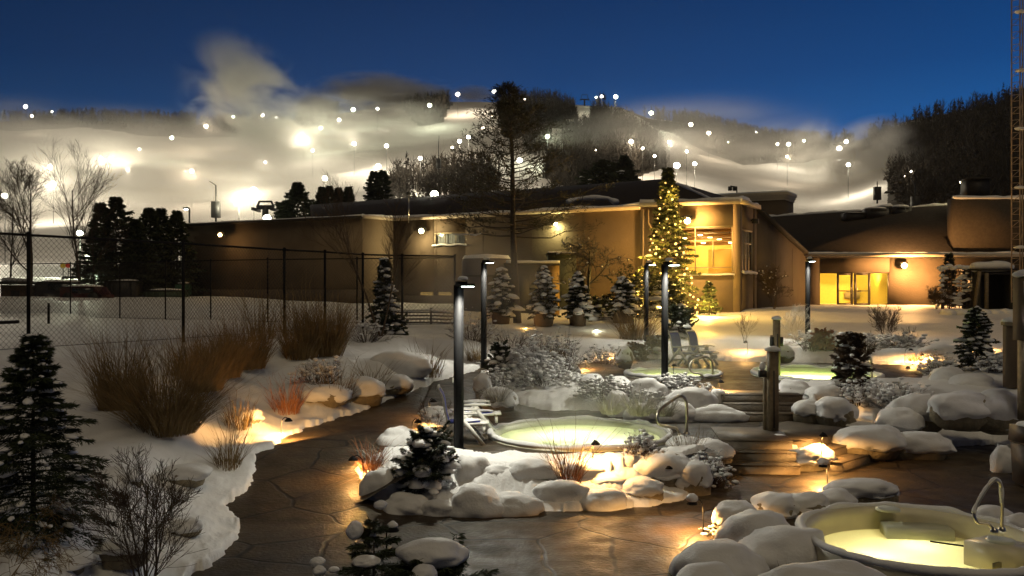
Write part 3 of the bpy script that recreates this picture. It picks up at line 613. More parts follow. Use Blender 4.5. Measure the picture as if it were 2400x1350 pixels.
# ================================================================ STEPS
def steps(label, A, B, z0, z1, n, tread, back=.6):
    """straight flight: A-B is the bottom front edge (left to right); the flight rises away from it"""
    A = np.array(A, float); B = np.array(B, float); e = (B - A); L = np.linalg.norm(e); e /= L; nv = np.array((-e[1], e[0]))
    t = thing('stone_steps', label, 'steps', (*A, z0)); rz = math.atan2(e[1], e[0])
    for i in range(n):
        zt = z0 + (z1 - z0) * (i + 1) / n; d0 = i * tread; dp = tread + (back if i == n - 1 else .12)
        c = (A + B) / 2 + nv * (d0 + dp / 2)
        m = MB(); m.box((c[0], c[1], zt - .22), (L - .03 * i * 0, dp, .40), rz); o = m.build('riser_block', step_m, t)
        m = MB(); m.box((c[0], c[1] , zt - .006), (L + .03, dp + .02, .022), rz)
        m.build('tread', step_m, t)
    return t
steps('brown stone steps climbing to the upper terrace behind the wooden posts', (5.05, 20.55), (6.95, 20.45), .50, 1.015, 3, .42, .5)
steps('brown stone steps at the foot of the middle terrace, left of the snow mound', (4.15, 17.15), (5.55, 17.0), 0, .53, 3, .36, 1.3)
steps('brown stone steps lit warm by a path lamp, right of the snow mound', (6.45, 17.30), (7.95, 18.75), 0, .524, 3, .36, 1.2)

# ================================================================ BOULDERS UNDER SNOW
def boulder(x0, y0, x1, y1, z, ex, label, seed, dm=.85, name='snowy_boulder', amp=.20, flat=.8, Yo=None):
    Y = Yo or F * (CZ - z) / (y1 - 675.0); w = (x1 - x0) / F * Y; hh = (y1 - y0) / F * Y
    d = w * dm; Yc = Y + d * .42; cx = ((x0 + x1) / 2 - 1200) / F * Yc; z = CZ - (y1 - 675) / F * Y if Yo else z
    h = max(.12, hh - .10 * d); k = Yc / Y; w *= k * 1.16; d *= 1.1; z -= .14 * h; h *= 1.02
    t = thing(name, label, 'boulder', (cx, Yc, z))
    if ex > 0:
        V, Fs = ico(3); V = V.copy(); q = V * 2.1 + seed * 5.1
        V *= (1 + .16 * np.round(fbm(q, 2) * 3) / 3 + .06 * fbm(q * 2.3, 2))[:, None]; V = np.sign(V) * np.abs(V) ** .8
        m = MB(); m.add(V * np.array((w * .45, d * .43, h * .55)) + np.array((cx, Yc, z + h * .30)), Fs); m.build('rock', rock_m, t)
    m = MB(); zc = z + h * (.28 + .42 * ex); top = z + h - zc
    V, Fs = ico(4); V = V.copy(); q = V * 1.25 + seed * 3.3
    V[:, :2] = np.sign(V[:, :2]) * np.abs(V[:, :2]) ** .9; V *= (1 + amp * fbm(q, 3) + .03 * fbm(q * 2.7 + 4, 3) + .008 * vn(q * 9))[:, None]
    V[:, 2] = np.where(V[:, 2] < 0, V[:, 2] * (flat if ex == 0 else .38), np.sign(V[:, 2]) * np.abs(V[:, 2]) ** .85)
    if ex: V[:, 2] += np.where(V[:, 2] < .1, .25 * fbm(V * np.array((4, 4, 0.)) + seed, 2), 0) * .5
    m.add(V * np.array((w * .5, d * .5, top)) + np.array((cx, Yc, zc)), Fs); m.build('snow_cap', snow_cap, t, smooth=True)
    return t
for i, b in enumerate(BL):
    boulder(*b[:6], b[6], i + 1.0, b[7])
# ================================================================ VEGETATION
def leaves(m, p, d, L, Wd, r):
    """diamond leaf quads: p (n,3) base, d (n,3) direction, L (n,), Wd (n,)"""
    d = d / (np.linalg.norm(d, axis=1, keepdims=True) + 1e-9); w = np.cross(d, r.randn(len(d), 3)); w /= (np.linalg.norm(w, axis=1, keepdims=True) + 1e-9)
    V = np.stack([p, p + d * (L * .45)[:, None] + w * Wd[:, None], p + d * L[:, None], p + d * (L * .55)[:, None] - w * Wd[:, None]], 1).reshape(-1, 3)
    m.add(V, np.arange(len(p) * 4).reshape(-1, 4))
def conifer(name, label, cat, base, h, rad, seed=1, nb=70, per=60, L=.16, Wd=.022, droop=.25, rise=.15, snowy=0, snow_r=.12, material=None, power=.85, t0=.06, group=None, cyl=0., snow_cover=0, lk=.62, trunk=True):
    per = int(per * 1.9)
    r = np.random.RandomState(seed); base = np.array(base, float); t = thing(name, label, cat, base, group)
    if trunk:
        m = MB(); m.tube([base - [0, 0, .1], base + [0, 0, h * .5], base + [0, 0, h * .98]], [max(.02, h * .016), h * .009, .005], 7); m.build('trunk', bark_m, t, smooth=True)
    tt = t0 + (1 - t0) * (np.arange(nb) + r.rand(nb)) / nb; tt = np.minimum(tt, .985)
    az = np.arange(nb) * 2.4 + r.rand(nb) * .9
    ln = rad * np.maximum((1 - tt) ** power, cyl * (1 - tt ** 5)) * (.50 + .62 * r.rand(nb)) + .05 * h * .3
    lowf = np.where(tt < .15, .8, 1.0); ln *= lowf
    s = .12 + .88 * r.rand(nb, per) ** .75
    dirx = np.stack([np.cos(az), np.sin(az)], -1)
    zz = tt[:, None] * h + ln[:, None] * (rise * (.4 + tt[:, None]) * s - droop * s * s * (1.25 - tt[:, None]))
    if cyl > .3: zz = zz + (ln * (r.rand(nb) - .25) * 1.1)[:, None] * s
    pos = np.stack([dirx[:, None, 0] * ln[:, None] * s, dirx[:, None, 1] * ln[:, None] * s, zz], -1)
    lat = (r.rand(nb, per) - .5) * ln[:, None] * .58 * np.sin(np.pi * np.clip(s * .75 + .2, 0, 1)); pos[..., 0] -= dirx[:, None, 1] * lat; pos[..., 1] += dirx[:, None, 0] * lat
    pos[..., 2] -= np.abs(lat) * .25
    pos += r.randn(nb, per, 3) * np.array((.010, .010, .006)) * h * .5
    sgn = np.sign(lat)[..., None]
    sidev = np.stack([-dirx[:, 1], dirx[:, 0], 0 * az], -1)[:, None, :] * sgn
    d = np.concatenate([np.repeat(dirx[:, None, :], per, 1), np.full((nb, per, 1), -.25)], -1) * .8 + sidev * .55 + r.randn(nb, per, 3) * .28
    m = MB(); n = nb * per; L, Wd = L * lk, Wd * lk; leaves(m, pos.reshape(-1, 3) + base, d.reshape(-1, 3), L * (.6 + .8 * r.rand(n)), Wd * (.7 + .6 * r.rand(n)), r)
    for i in range(nb):
        e = s[i].max(); q = np.array([0, .5, 1.0]) * e
        pts = np.stack([dirx[i, 0] * ln[i] * q, dirx[i, 1] * ln[i] * q, tt[i] * h + ln[i] * (rise * (.4 + tt[i]) * q - droop * q * q * (1.25 - tt[i]))], -1) + base
        m.tube(pts, [.012 * h * .5 * (1.1 - tt[i]) + .003, .005, .002], 3, cap=False)
    m.build('crown', material or needle_m, t)
    if snowy:
        m = MB()
        for k in range(snowy):
            i = r.randint(nb); q = .45 + .5 * r.rand(); lt = (r.rand() - .5) * ln[i] * .3
            c = base + np.array((dirx[i, 0] * ln[i] * q - dirx[i, 1] * lt, dirx[i, 1] * ln[i] * q + dirx[i, 0] * lt, tt[i] * h + ln[i] * (rise * (.4 + tt[i]) * q - droop * q * q * (1.25 - tt[i])) + .02))
            sr = snow_r * (.45 + 1.15 * r.rand() ** 1.5) * (1.15 - .6 * tt[i])
            V, Fs = ico(2); V = V * (1 + .25 * fbm(V * 1.6 + k, 2))[:, None]; V[:, 2] = np.where(V[:, 2] < 0, V[:, 2] * .35, V[:, 2] * .62)
            ca, sa = dirx[i]; x = V[:, 0] * 1.6; y = V[:, 1] * .95
            V = np.stack([ca * x - sa * y, sa * x + ca * y, V[:, 2] - .45 * droop * x * q], -1)
            m.add(V * sr + c, Fs)
        m.build('snow_clumps', snow_cap, t, smooth=True)
    return t
def gz(px, Y): return float(ground((px - 1200) / F * Y, Y))
def at(px, Y, dz=0.0): return np.array(((px - 1200) / F * Y, Y, gz(px, Y) + dz))
def top_h(px, py, Y): return CZ - (py - 675) / F * Y - gz(px, Y)

# --- near left hemlock, planter shrub, bottom evergreens, snowy fir on the right
conifer('hemlock_tree', 'big dark hemlock with snow tufts in the left corner before the fence', 'tree', at(78, 10.3, -.1), 2.42, 1.12, 3, 130, 230, .11, .0085, .34, .26, 230, .052, needle_f, .85)
conifer('yew_shrub', 'dark green yew shrub with snow lumps beside the nearest lamp post', 'shrub', at(1000, 14.75, -.05), 1.00, .66, 5, 110, 190, .09, .010, .12, .42, 80, .11, needle_m, .55, .02, cyl=.55)
conifer('hemlock_sapling', 'small weeping hemlock with snow pads at the bottom edge of the photo', 'shrub', (-1.50, 9.6, -.05), 1.12, .74, 8, 34, 190, .12, .008, .45, .30, 0, .1, needle_f, .8)
conifer('low_juniper', 'low dark juniper bush under a thick snow cushion at the bottom edge', 'shrub', (-.88, 9.35, -.10), .66, .78, 9, 60, 220, .11, .009, .25, .3, 10, .08, needle_f, .3, .02, cyl=.9)
conifer('low_juniper', 'feathery juniper spray right of the thick snow cushion at the bottom edge', 'shrub', (-.36, 9.2, -.12), .56, .36, 12, 26, 180, .12, .008, .45, .4, 6, .05, needle_f, .5, .02, cyl=.6)
conifer('low_juniper', 'low juniper bush with snow lumps, left of the weeping hemlock', 'shrub', (-1.95, 9.3, -.12), .50, .42, 14, 30, 180, .12, .008, .35, .3, 8, .07, needle_f, .5, .02, cyl=.7)
def pad(label, px0, py0, px1, py1, Y, seed, k=1.0):
    w = (px1 - px0) / F * Y; hh = (py1 - py0) / F * Y; c = P((px0 + px1) / 2, (py0 + py1) / 2, Y)
    m = MB(); m.blob(c, (w / 2, w * .42 * k, hh / 2), 4, .13, 1.4, seed, .8)
    return tag(m.build('snow_pad', snow_cap, smooth=True, origin=c), label, 'snow pad')
pad('thick smooth snow cushion lying on the juniper at the bottom edge', 930, 1264, 1096, 1336, 9.35, 2, .7)
pad('round snow lump in front of the thick snow cushion at the bottom edge', 962, 1322, 1024, 1372, 9.0, 3)
pad('kidney shaped snow lump on the weeping hemlock, upper left', 811, 1219, 852, 1270, 9.55, 4, 1.0)
pad('small upright snow lump in the fork of the weeping hemlock', 866, 1244, 882, 1276, 9.6, 5)
pad('long snow lump low on the weeping hemlock', 826, 1303, 890, 1329, 9.35, 6)
pad('small flat snow lump at the far left tip of the low juniper', 726, 1306, 762, 1330, 9.2, 7)
pad('snow lump on the low juniper, just in front of the flat one', 732, 1325, 764, 1352, 9.1, 8)
pad('tiny snow lump between the low juniper and the weeping hemlock', 771, 1327, 795, 1344, 9.2, 9)
pad('snow tip on the leader of the weeping hemlock', 877, 1172, 906, 1196, 9.6, 10)
conifer('snowy_fir', 'snow dusted young fir on the bank beside the big post on the right', 'tree', at(2288, 25.5, -.05), 1.78, .86, 21, 90, 130, .13, .016, .2, .25, 130, .085, needle_m, .75)
# --- evergreen shrubs in the upper planter
conifer('boxwood_shrub', 'small evergreen with snowball tufts at the foot of the second lamp post', 'shrub', at(1170, 25.2), .98, .48, 31, 50, 70, .12, .03, .1, .4, 46, .085, needle_m, .4, .02, cyl=.7)
conifer('broadleaf_shrub', 'drooping leathery shrub with snow patches in the bank right of the steps', 'shrub', at(1992, 22.0, .05), 1.35, .62, 35, 60, 55, .17, .035, .2, .3, 50, .08, twig_m, .5, .02, cyl=.65)
conifer('broadleaf_shrub', 'snow sprinkled evergreen bush right behind the blue deck chairs', 'shrub', at(1590, 36.5), 1.25, .80, 36, 70, 70, .16, .04, .12, .3, 60, .10, needle_m, .4, .02, cyl=.75)
# --- potted, snow laden conifers before the pump house
def potted(label, px, base_py, top_py, wpx, Y, seed, lean):
    b = at(px, Y); s = F / Y; pot_h = .62; t = conifer('potted_conifer', label, 'tree', b + np.array((0, 0, pot_h * .55)), (base_py - top_py) / s - pot_h * .5, wpx / s * .52, seed, 80, 60, .2, .045, .22, .2, 110, .17, needle_m, .7, .02)
    m = MB(); rr = wpx / s * .27; m.lathe(b - np.array((0, 0, .1)), [(.001, 0), (rr * .85, 0), (rr, pot_h), (rr * 1.06, pot_h + .04), (rr * .95, pot_h + .04), (rr * .9, pot_h - .05), (.001, pot_h - .05)], 20); m.build('pot', planter_m, t, smooth=True)
potted('snow laden conifer in a pot, left of the tall pine trunk, dim', 1174, 778, 650, 84, 42.0, 41, 0)
potted('snow laden conifer in a pot, lit orange at its lower left', 1274, 782, 646, 92, 41.0, 42, 0)
potted('snow laden conifer in a pot, lit pale at its lower right', 1354, 778, 655, 78, 41.5, 43, 0)
potted('broad snow laden conifer in a pot, right of the spotlit ones', 1460, 772, 668, 96, 42.5, 44, 0)
def shrub_dome(label, px, Y, w, h, seed, snowy, name='round_shrub', m_=None):
    return conifer(name, label, 'shrub', at(px, Y, -.05), h, w / 2, seed, 60, 50, .2, .05, .1, .3, snowy, .18, m_ or needle_m, .35, .02, cyl=.85)
shrub_dome('wide dark hedge shrub under snow right of the potted conifers, behind the lit tree', 1500, 45.0, 3.6, 2.1, 46, 70)
shrub_dome('snow covered shrub in shade between the third and fourth potted conifer', 1408, 45.5, 1.9, 1.1, 47, 40)
shrub_dome('second snow covered shrub at the foot of the lit tree', 1565, 45.0, 2.4, 1.9, 48, 30)
conifer('young_fir', 'young bare looking fir below the lit corner window', 'tree', at(1662, 46.5), 1.75, .72, 49, 34, 34, .26, .05, .15, .3, 8, .1, needle_f, .8)
conifer('snowy_conifer', 'snow hung conifer inside the tennis fence corner', 'tree', at(902, 38.6), 2.9, .85, 50, 70, 60, .22, .05, .3, .2, 60, .17, needle_m, .8)
shrub_dome('snow crusted low shrub under the fence corner conifer', 920, 35.5, 1.3, .62, 51, 30)
shrub_dome('round brown shrub ball in the snow before the lawn', 1930, 31.8, .95, .62, 52, 6, 'round_shrub', grassred_m)
shrub_dome('round tan grass ball with snow at the upper pool, left of the deck chairs', 1492, 32.0, .95, .66, 53, 8, 'round_shrub', grass_m)
shrub_dome('small snow capped grass ball behind the twin lamp posts', 1536, 33.0, .75, .62, 54, 14, 'round_shrub', grass_m)
# --- climbing plant on the trellis and low hedge on the right
conifer('columnar_conifer', 'narrow dark conifer rising behind the snowy trellis', 'tree', at(2225, 56), 3.5, .5, 55, 50, 40, .3, .07, .2, .2, 20, .14, needle_m, .6)
# --- tall pine
def pine():
    r = np.random.RandomState(77); b = at(1213, 43.0, -.1); top = P(1191, 196, 43.0)
    t = thing('pine_tree', 'tall scraggly pine rising past the skyline in front of the long wall', 'tree', b)
    tr = smooth_path([b, b + (top - b) * .35 + np.array((-.05, 0, 0)), b + (top - b) * .7 + np.array((.06, 0, 0)), top], 6)
    m = MB(); m.tube(tr, np.linspace(.21, .03, len(tr)), 10); m.build('trunk', bark_m, t, smooth=True)
    mb = MB(); ml = MB(); H = top - b
    nb = 92; A = []; D = []; 
    for i in range(nb):
        f = .36 + .62 * (i + r.rand()) / nb; az = i * 2.39 + r.rand() * .8
        ln = (4.6 * (1 - ((f - .36) / .64)) ** .95 + .15) * (.62 + .5 * r.rand())
        if f < .5: ln *= 1.1 if r.rand() < .6 else .6
        p0 = b + H * f; dr = np.array((math.cos(az), math.sin(az), 0.)); up_ = .05 + .45 * f
        s = np.linspace(0, 1, 6)[:, None]; bend = np.array((0, 0, 1.)) * ((up_ - .25) * s + .38 * s * s * (1 if f > .55 else .45)) * ln
        pts = p0 + dr * s * ln + bend + r.randn(6, 3) * .03 * s * ln
        mb.tube(pts, np.linspace(.05 * (1.25 - f), .008, 6), 4, cap=False)
        k = int(7 + 9 * r.rand() * (1 if f > .45 else .6))
        for j in range(k):
            u = .35 + .65 * r.rand(); q = np.array([np.interp(u, s[:, 0], pts[:, c]) for c in range(3)])
            sd = np.cross(dr, (0, 0, 1)) * (r.rand() - .5) * ln * .75 * u; e = q + sd + dr * abs(sd).max() * .4 + np.array((0, 0, .12 * ln * r.rand() * .6))
            mb.tube([q, (q + e) / 2 + np.array((0, 0, .02)), e], [.012, .009, .005], 3, cap=False)
            n = 15; A.append(np.repeat(e[None], n, 0) + r.randn(n, 3) * np.array((.15, .15, .07))); D.append(r.randn(n, 3) * .8 + dr + np.array((0, 0, .55)))
    A = np.concatenate(A); D = np.concatenate(D); leaves(ml, A, D, .13 + .12 * r.rand(len(A)), .014 + .008 * r.rand(len(A)), r)
    mb.build('limbs', bark_m, t); ml.build('crown', pine_m, t)
    # bent dead stubs with a line of snow near the bottom
    m = MB(); 
    for (x0, y0, x1, y1) in ((1100, 549, 1128, 547), (1060, 548, 1098, 549)): m.tube([P(x0, y0, 42.6), P((x0 + x1) / 2, y0 + 2, 42.5), P(x1, y1, 42.4)], [.03, .05, .02], 5)
    m.build('snow_clumps', snow_cap, t, smooth=True)
pine()
# --- bare trees
def bare_tree(name, label, cat, base, h, spread, seed, levels=4, stems=1, kids=(5, 9), r0=.012, material=None, up=.25, start=.28, minr=.004, crook=.10, snowy=0, ratio=.62, lean=(0, 0), ang=(.45, .95)):
    r = random.Random(seed); t = thing(name, label, cat, base); B = np.array(base, float); m = MB(); lines = []
    def grow(p, d, L, rad, lv):
        n = 5; pts = [p]; dd = np.array(d)
        for i in range(n):
            dd = dd + np.array((r.gauss(0, crook), r.gauss(0, crook), r.gauss(0, crook * .6) + up * .12)); dd /= np.linalg.norm(dd); pts.append(pts[-1] + dd * L / n)
        pts = np.array(pts); rr = np.linspace(rad, max(minr * .6, rad * .35), n + 1)
        m.tube(pts, rr, 7 if lv == 0 else (4 if rad > .01 else 3), cap=False); lines.append((lv, pts))
        if lv >= levels - 1: return
        k = r.randint(*kids); s0 = start if lv == 0 else .2
        for j in range(k):
            f = s0 + (1 - s0) * (j + r.random()) / k; q = np.array([np.interp(f * n, range(n + 1), pts[:, c]) for c in range(3)])
            ax = pts[min(n, int(f * n) + 1)] - pts[int(min(f * n, n - 1))]; ax /= np.linalg.norm(ax); w = np.cross(ax, np.array((r.gauss(0, 1), r.gauss(0, 1), r.gauss(0, 1)))); w /= np.linalg.norm(w)
            a = r.uniform(*ang); nd_ = ax * math.cos(a) + w * math.sin(a) * spread
            l2 = L * ratio * (1.15 - .55 * f) * r.uniform(.7, 1.15)
            grow(q, nd_ / np.linalg.norm(nd_), l2, max(minr, rad * (1 - .6 * f) * .55), lv + 1)
    for s in range(stems):
        a = 6.283 * s / stems + r.random(); tl = 0 if stems == 1 else .35
        d = np.array((math.cos(a) * tl * r.uniform(.5, 1.3) + lean[0], math.sin(a) * tl * r.uniform(.5, 1.3) + lean[1], 1.)); grow(B - np.array((0, 0, .1)), d / np.linalg.norm(d), h * .82 * r.uniform(.8, 1.05), h * r0, 0)
    m.build('branches', material or bark_m, t)
    if snowy:
        ms = MB(); c = [l for l in lines if l[0] >= 1]; r.shuffle(c)
        for lv, pts in c[:snowy]:
            q = pts[1:4] + np.array((0, 0, .03)); ms.tube(q, [.02, .045, .02], 5)
        ms.build('snow_clumps', snow_cap, t, smooth=True)
    return t
bare_tree('bare_tree', 'tall leafless tree with forked crown at the far left behind the fence', 'tree', at(70, 56), 9.6, .9, 4, 5, 1, (6, 9), .012, None, .6, .2, .007, .07)
bare_tree('bare_tree', 'slim leafless tree at the far left frame edge, next to the forked one', 'tree', at(22, 60), 7.4, .9, 9, 4, 1, (6, 9), .010, None, .6, .2, .007, .07)
bare_tree('bare_tree', 'slender leafless tree left of the dark conifers, standing before the bright snow', 'tree', at(184, 58), 8.6, .8, 14, 4, 1, (7, 11), .010, None, .7, .22, .007, .07)
bare_tree('bare_tree', 'thin leafless tree right against the dark conifers', 'tree', at(222, 60), 6.8, .9, 17, 4, 1, (6, 9), .010, None, .7, .25, .007, .07)
bare_tree('bare_tree', 'leafless tree with steep branches against the lit bay of the building', 'tree', at(893, 33.5), 5.6, .62, 23, 4, 2, (6, 9), .0085, twig_m, .75, .42, .006, .05, lean=(0, 0))
bare_tree('apple_tree', 'wide crooked leafless tree with snow on its limbs before the wall', 'tree', at(1385, 44.5), 5.2, 1.3, 29, 5, 1, (4, 6), .022, dark_m, .10, .25, .012, .18, 20, .72, ang=(.6, 1.25))
bare_tree('bare_shrub', 'leafless many stemmed shrub with fine twigs in the left foreground', 'shrub', (-4.02, 9.75, .10), 1.75, .9, 33, 4, 6, (5, 8), .0085, twig_m, .5, .3, .0028, .07, ang=(.4, .9))
bare_tree('bare_shrub', 'leafless shrub with a bent stem at the path edge, bottom left', 'shrub', (-4.35, 10.3, .12), 1.15, .9, 36, 3, 3, (4, 7), .007, twig_m, .4, .3, .0025, .1, lean=(.6, 0))
bare_tree('bare_shrub', 'yellow arching twigs hanging in from the bottom left corner', 'shrub', (-5.35, 9.2, .35), 1.2, 1.2, 39, 4, 4, (5, 8), .006, grass_m, -.9, .25, .003, .1, lean=(.2, 0))
bare_tree('bare_shrub', 'snow streaked leafless shrub against the dark side wall of the corner block', 'shrub', at(1815, 52), 2.6, 1.0, 42, 4, 5, (5, 8), .010, twig_m, .3, .25, .010, .12, 40)
bare_tree('bare_shrub', 'upright reddish leafless shrub on the lawn edge before the entrance', 'shrub', at(2075, 33.5), 1.5, .8, 45, 4, 9, (4, 6), .006, twig_m, .6, .3, .005, .06)
bare_tree('bare_shrub', 'thin leafless shrub on the lawn edge left of the slim lamp post', 'shrub', at(1745, 35), 1.35, .8, 47, 3, 5, (4, 6), .005, twig_m, .6, .3, .004, .06)
bare_tree('bare_shrub', 'frosted see through shrub right beside the slim lamp post on the lawn edge', 'shrub', at(1862, 35), 1.6, .8, 49, 4, 4, (4, 6), .005, grasspale_m, .6, .3, .004, .06)
bare_tree('bare_shrub', 'dark tangled shrub at the left foot of the snowy trellis', 'shrub', at(2195, 55), 1.5, 1.1, 51, 4, 7, (4, 7), .008, twig_m, .3, .2, .010, .1, 14)
bare_tree('bare_shrub', 'small weed stalk standing alone on the lawn edge right of the reddish shrub', 'shrub', at(2130, 32.5), .9, .8, 53, 3, 3, (3, 5), .005, twig_m, .6, .3, .004, .06)
bare_tree('leafless_vine', 'brown seedling with few twigs between the pool and the bright left lamp', 'shrub', at(1012, 19.4), .8, .7, 55, 3, 2, (4, 6), .005, twig_m, .5, .3, .004, .06)
# --- frosted twiggy shrubs: fine stems with crumbs of snow caught in them
def frosted(label, px, Y, w, h, seed, crumbs=220, size=.035, material=None, zo=-.05):
    r = np.random.RandomState(seed); b = at(px, Y, zo); t = thing('frosted_shrub', label, 'shrub', b, 'frosted shrubs in the planters'); n = 170; m = MB()
    az = r.rand(n) * 6.283; el = .15 + 1.25 * r.rand(n); ln = h * (.55 + .55 * r.rand(n)); q = np.sqrt(r.rand(n)) * w * .22
    d = np.stack([np.cos(az) * np.cos(el) * w / h * .62, np.sin(az) * np.cos(el) * w / h * .62, np.sin(el)], -1); root = b + np.stack([np.cos(az) * q, np.sin(az) * q, 0 * q - .05], -1)
    s = np.linspace(0, 1, 5); k = np.cumsum(r.randn(n, 5, 3) * .05, 1) * ln[:, None, None] * s[None, :, None]
    pts = root[:, None, :] + d[:, None, :] * (ln[:, None] * s)[..., None] + k
    wv = r.randn(n, 1, 3); wv /= np.linalg.norm(wv, axis=-1, keepdims=True); m.strips(pts, wv * np.array([.008, .007, .006, .005, .003])[None, :, None])
    i = r.randint(0, n, n * 3); u = .4 + .5 * r.rand(n * 3); a = pts[i, 2] * (1 - u[:, None]) + pts[i, 4] * u[:, None]; e = a + (r.randn(n * 3, 3) * .5 + d[i]) * (h * .22); p2 = np.stack([a, (a + e) / 2 + [0, 0, .01], e], 1)
    wv = r.randn(n * 3, 1, 3); wv /= np.linalg.norm(wv, axis=-1, keepdims=True); m.strips(p2, wv * np.array([.005, .004, .002])[None, :, None]); m.build('twigs', material or twig_m, t)
    if crumbs:
        m = MB(); V, Fs = ico(1); c = np.concatenate([pts[:, 3], pts[:, 4], a, e]); c = c[np.argsort(-(c[:, 2] + .25 * r.randn(len(c)) * h))][:crumbs * 3]; c = c[r.permutation(len(c))[:int(crumbs * 1.5)]]
        for p in c: m.add(V * np.array((1.35, 1.35, .7)) * size * (.3 + 1.15 * r.rand() ** 1.8) * (1 + .25 * r.rand(len(V), 1)) + p, Fs)
        m.build('snow_clumps', snow_cap, t, smooth=True)
for i, a in enumerate([
 ('white crumbly frosted shrub in the upper planter, whitest of all', 1240, 25.0, 1.25, .85, 1, 620, .055),
 ('dense frosted shrub in the upper planter in front of the lit snow lumps', 1278, 23.8, 1.2, .65, 2, 340, .045),
 ('brown twiggy shrub with little snow at the back of the upper planter', 1310, 25.8, 1.3, 1.05, 3, 130, .035),
 ('brown twiggy shrub behind the whitest frosted one', 1268, 26.6, 1.2, 1.05, 4, 120, .035),
 ('frosted shrub right of the snowball evergreen at the second lamp post', 1205, 25.4, .8, .8, 5, 160, .045),
 ('low frosted shrub at the left front corner of the upper planter', 1170, 23.9, .9, .55, 6, 260, .045),
 ('frosted shrub below the snow shoulder in the upper planter', 1408, 22.4, .8, .5, 7, 220, .04),
 ('frosted shrub left of the big snow dome in the upper planter', 1462, 22.1, .8, .6, 8, 240, .04),
 ('frosted shrub in front of the big snow dome in the upper planter', 1510, 21.8, .8, .40, 9, 220, .035),
 ('frosted shrub just right of the planter lamp post', 1590, 22.3, .8, .34, 10, 200, .035),
 ('frosted shrub behind the long flat snow slab', 1645, 22.3, .7, .30, 11, 160, .035),
 ('frosted shrub hanging over the patio right of the glaring lamp', 1655, 16.0, .7, .5, 12, 260, .035),
 ('small frosted shrub between the two tall snow caps of the front planter', 1500, 15.9, .5, .42, 13, 140, .03),
 ('small frosted shrub at the foot of the stone under the snow cushion', 1690, 12.95, .42, .26, 14, 160, .028),
 ('frosted shrub in the bank right of the lower steps, largest there', 2105, 21.0, 1.1, .6, 15, 320, .045),
 ('frosted shrub below the drooping leathery shrub', 2010, 21.3, .8, .55, 16, 220, .04),
 ('frosted shrub left of the snowy fir on the bank', 2205, 25.4, .9, .55, 17, 200, .04),
 ('frosted shrub right of the snowy fir by the pillar', 2345, 24.6, .9, .6, 18, 260, .045),
 ('frosted low shrub at the lawn edge left of the reddish shrub', 2010, 32.8, 1.6, .55, 19, 320, .05),
 ('frosted low shrub at the lawn edge right of the reddish shrub', 2110, 32.6, 1.4, .5, 20, 280, .05),
 ('frosted low shrub at the lawn edge by the slim lamp post', 1925, 34.0, 1.5, .6, 21, 280, .05),
 ('brown twiggy shrub in dim snow left of the second lamp post', 1105, 33.0, 1.4, .9, 22, 60, .04),
 ('brown twiggy shrub in dim snow right of the second lamp post', 1200, 33.0, 1.6, .8, 23, 60, .04),
 ('brown twiggy shrub among the far path lights, warm lit', 1420, 30.5, 1.3, .7, 24, 120, .04),
 ('twiggy shrub lit warm beside the lit snow heap near the folding chairs', 1018, 19.9, .55, .5, 25, 60, .03),
 ('frosted shrub on the left bank behind the first pale grass fan', 745, 22.6, 1.0, .6, 26, 160, .04),
 ('twiggy weed clump on the bank crest before the fence corner', 860, 30.5, 1.2, .7, 27, 60, .04)]):
    frosted(*a)
# --- ornamental grasses
def grass(label, base, n, L, spread, tilt, seed, material, r0=.12, w=.006, plume=False, name='ornamental_grass', curve=.5):
    r = np.random.RandomState(seed); base = np.array(base, float); az = r.rand(n) * 6.283; q = np.sqrt(r.rand(n)) * r0
    tl = tilt * (.1 + 1.35 * r.rand(n) ** 1.4); ln = L * (.34 + .72 * r.rand(n) ** 2.0); d0 = np.stack([np.cos(az) * np.sin(tl), np.sin(az) * np.sin(tl), np.cos(tl)], -1)
    root = base + np.stack([np.cos(az) * q, np.sin(az) * q, 0 * q - .05], -1)
    s = np.linspace(0, 1, 5); out = np.stack([np.cos(az), np.sin(az), -.6 + 0 * az], -1)
    kink = np.cumsum(r.randn(n, 5, 3) * .045, 1) * ln[:, None, None] * np.array([0, .3, .7, 1, 1])[None, :, None]
    pts = root[:, None, :] + kink + d0[:, None, :] * (ln[:, None] * s)[..., None] + out[:, None, :] * (ln[:, None] * curve * .5 * s ** 2.6)[..., None] * (.3 + r.rand(n))[:, None, None]
    wv = np.stack([-np.sin(az + 1.1 * r.randn(n)), np.cos(az + 1.1 * r.randn(n)), 0 * az], -1)
    prof = np.array([.8, 1, .9, .6, .1]) if not plume else np.array([.7, .7, .6, 1.5, .3])
    m = MB(); m.strips(pts, wv[:, None, :] * (w * prof)[None, :, None])
    o = m.build(name, material, origin=base); return tag(o, label, 'grass clump')
def gr(label, px, py, top, wpx, n, tilt, seed, material, zoff=0, z=None, w=None, plume=False, curve=.5):
    # find the spot where the ground shows at this pixel
    Yc = np.linspace(8, 48, 400); zz = ground((px - 1200) / F * Yc, Yc); k = np.argmin(np.abs(CZ - (py - 675) / F * Yc - zz)) if z is None else np.argmin(np.abs(CZ - (py - 675) / F * Yc - z))
    Y = Yc[k]; b = P(px, py, Y); s = Y / F
    return grass(label, b, n, (py - top) * s * 1.12, 0, tilt, seed, material, wpx * s * .33, w or max(.0045, .55 * s * 1.0), plume, curve=curve)
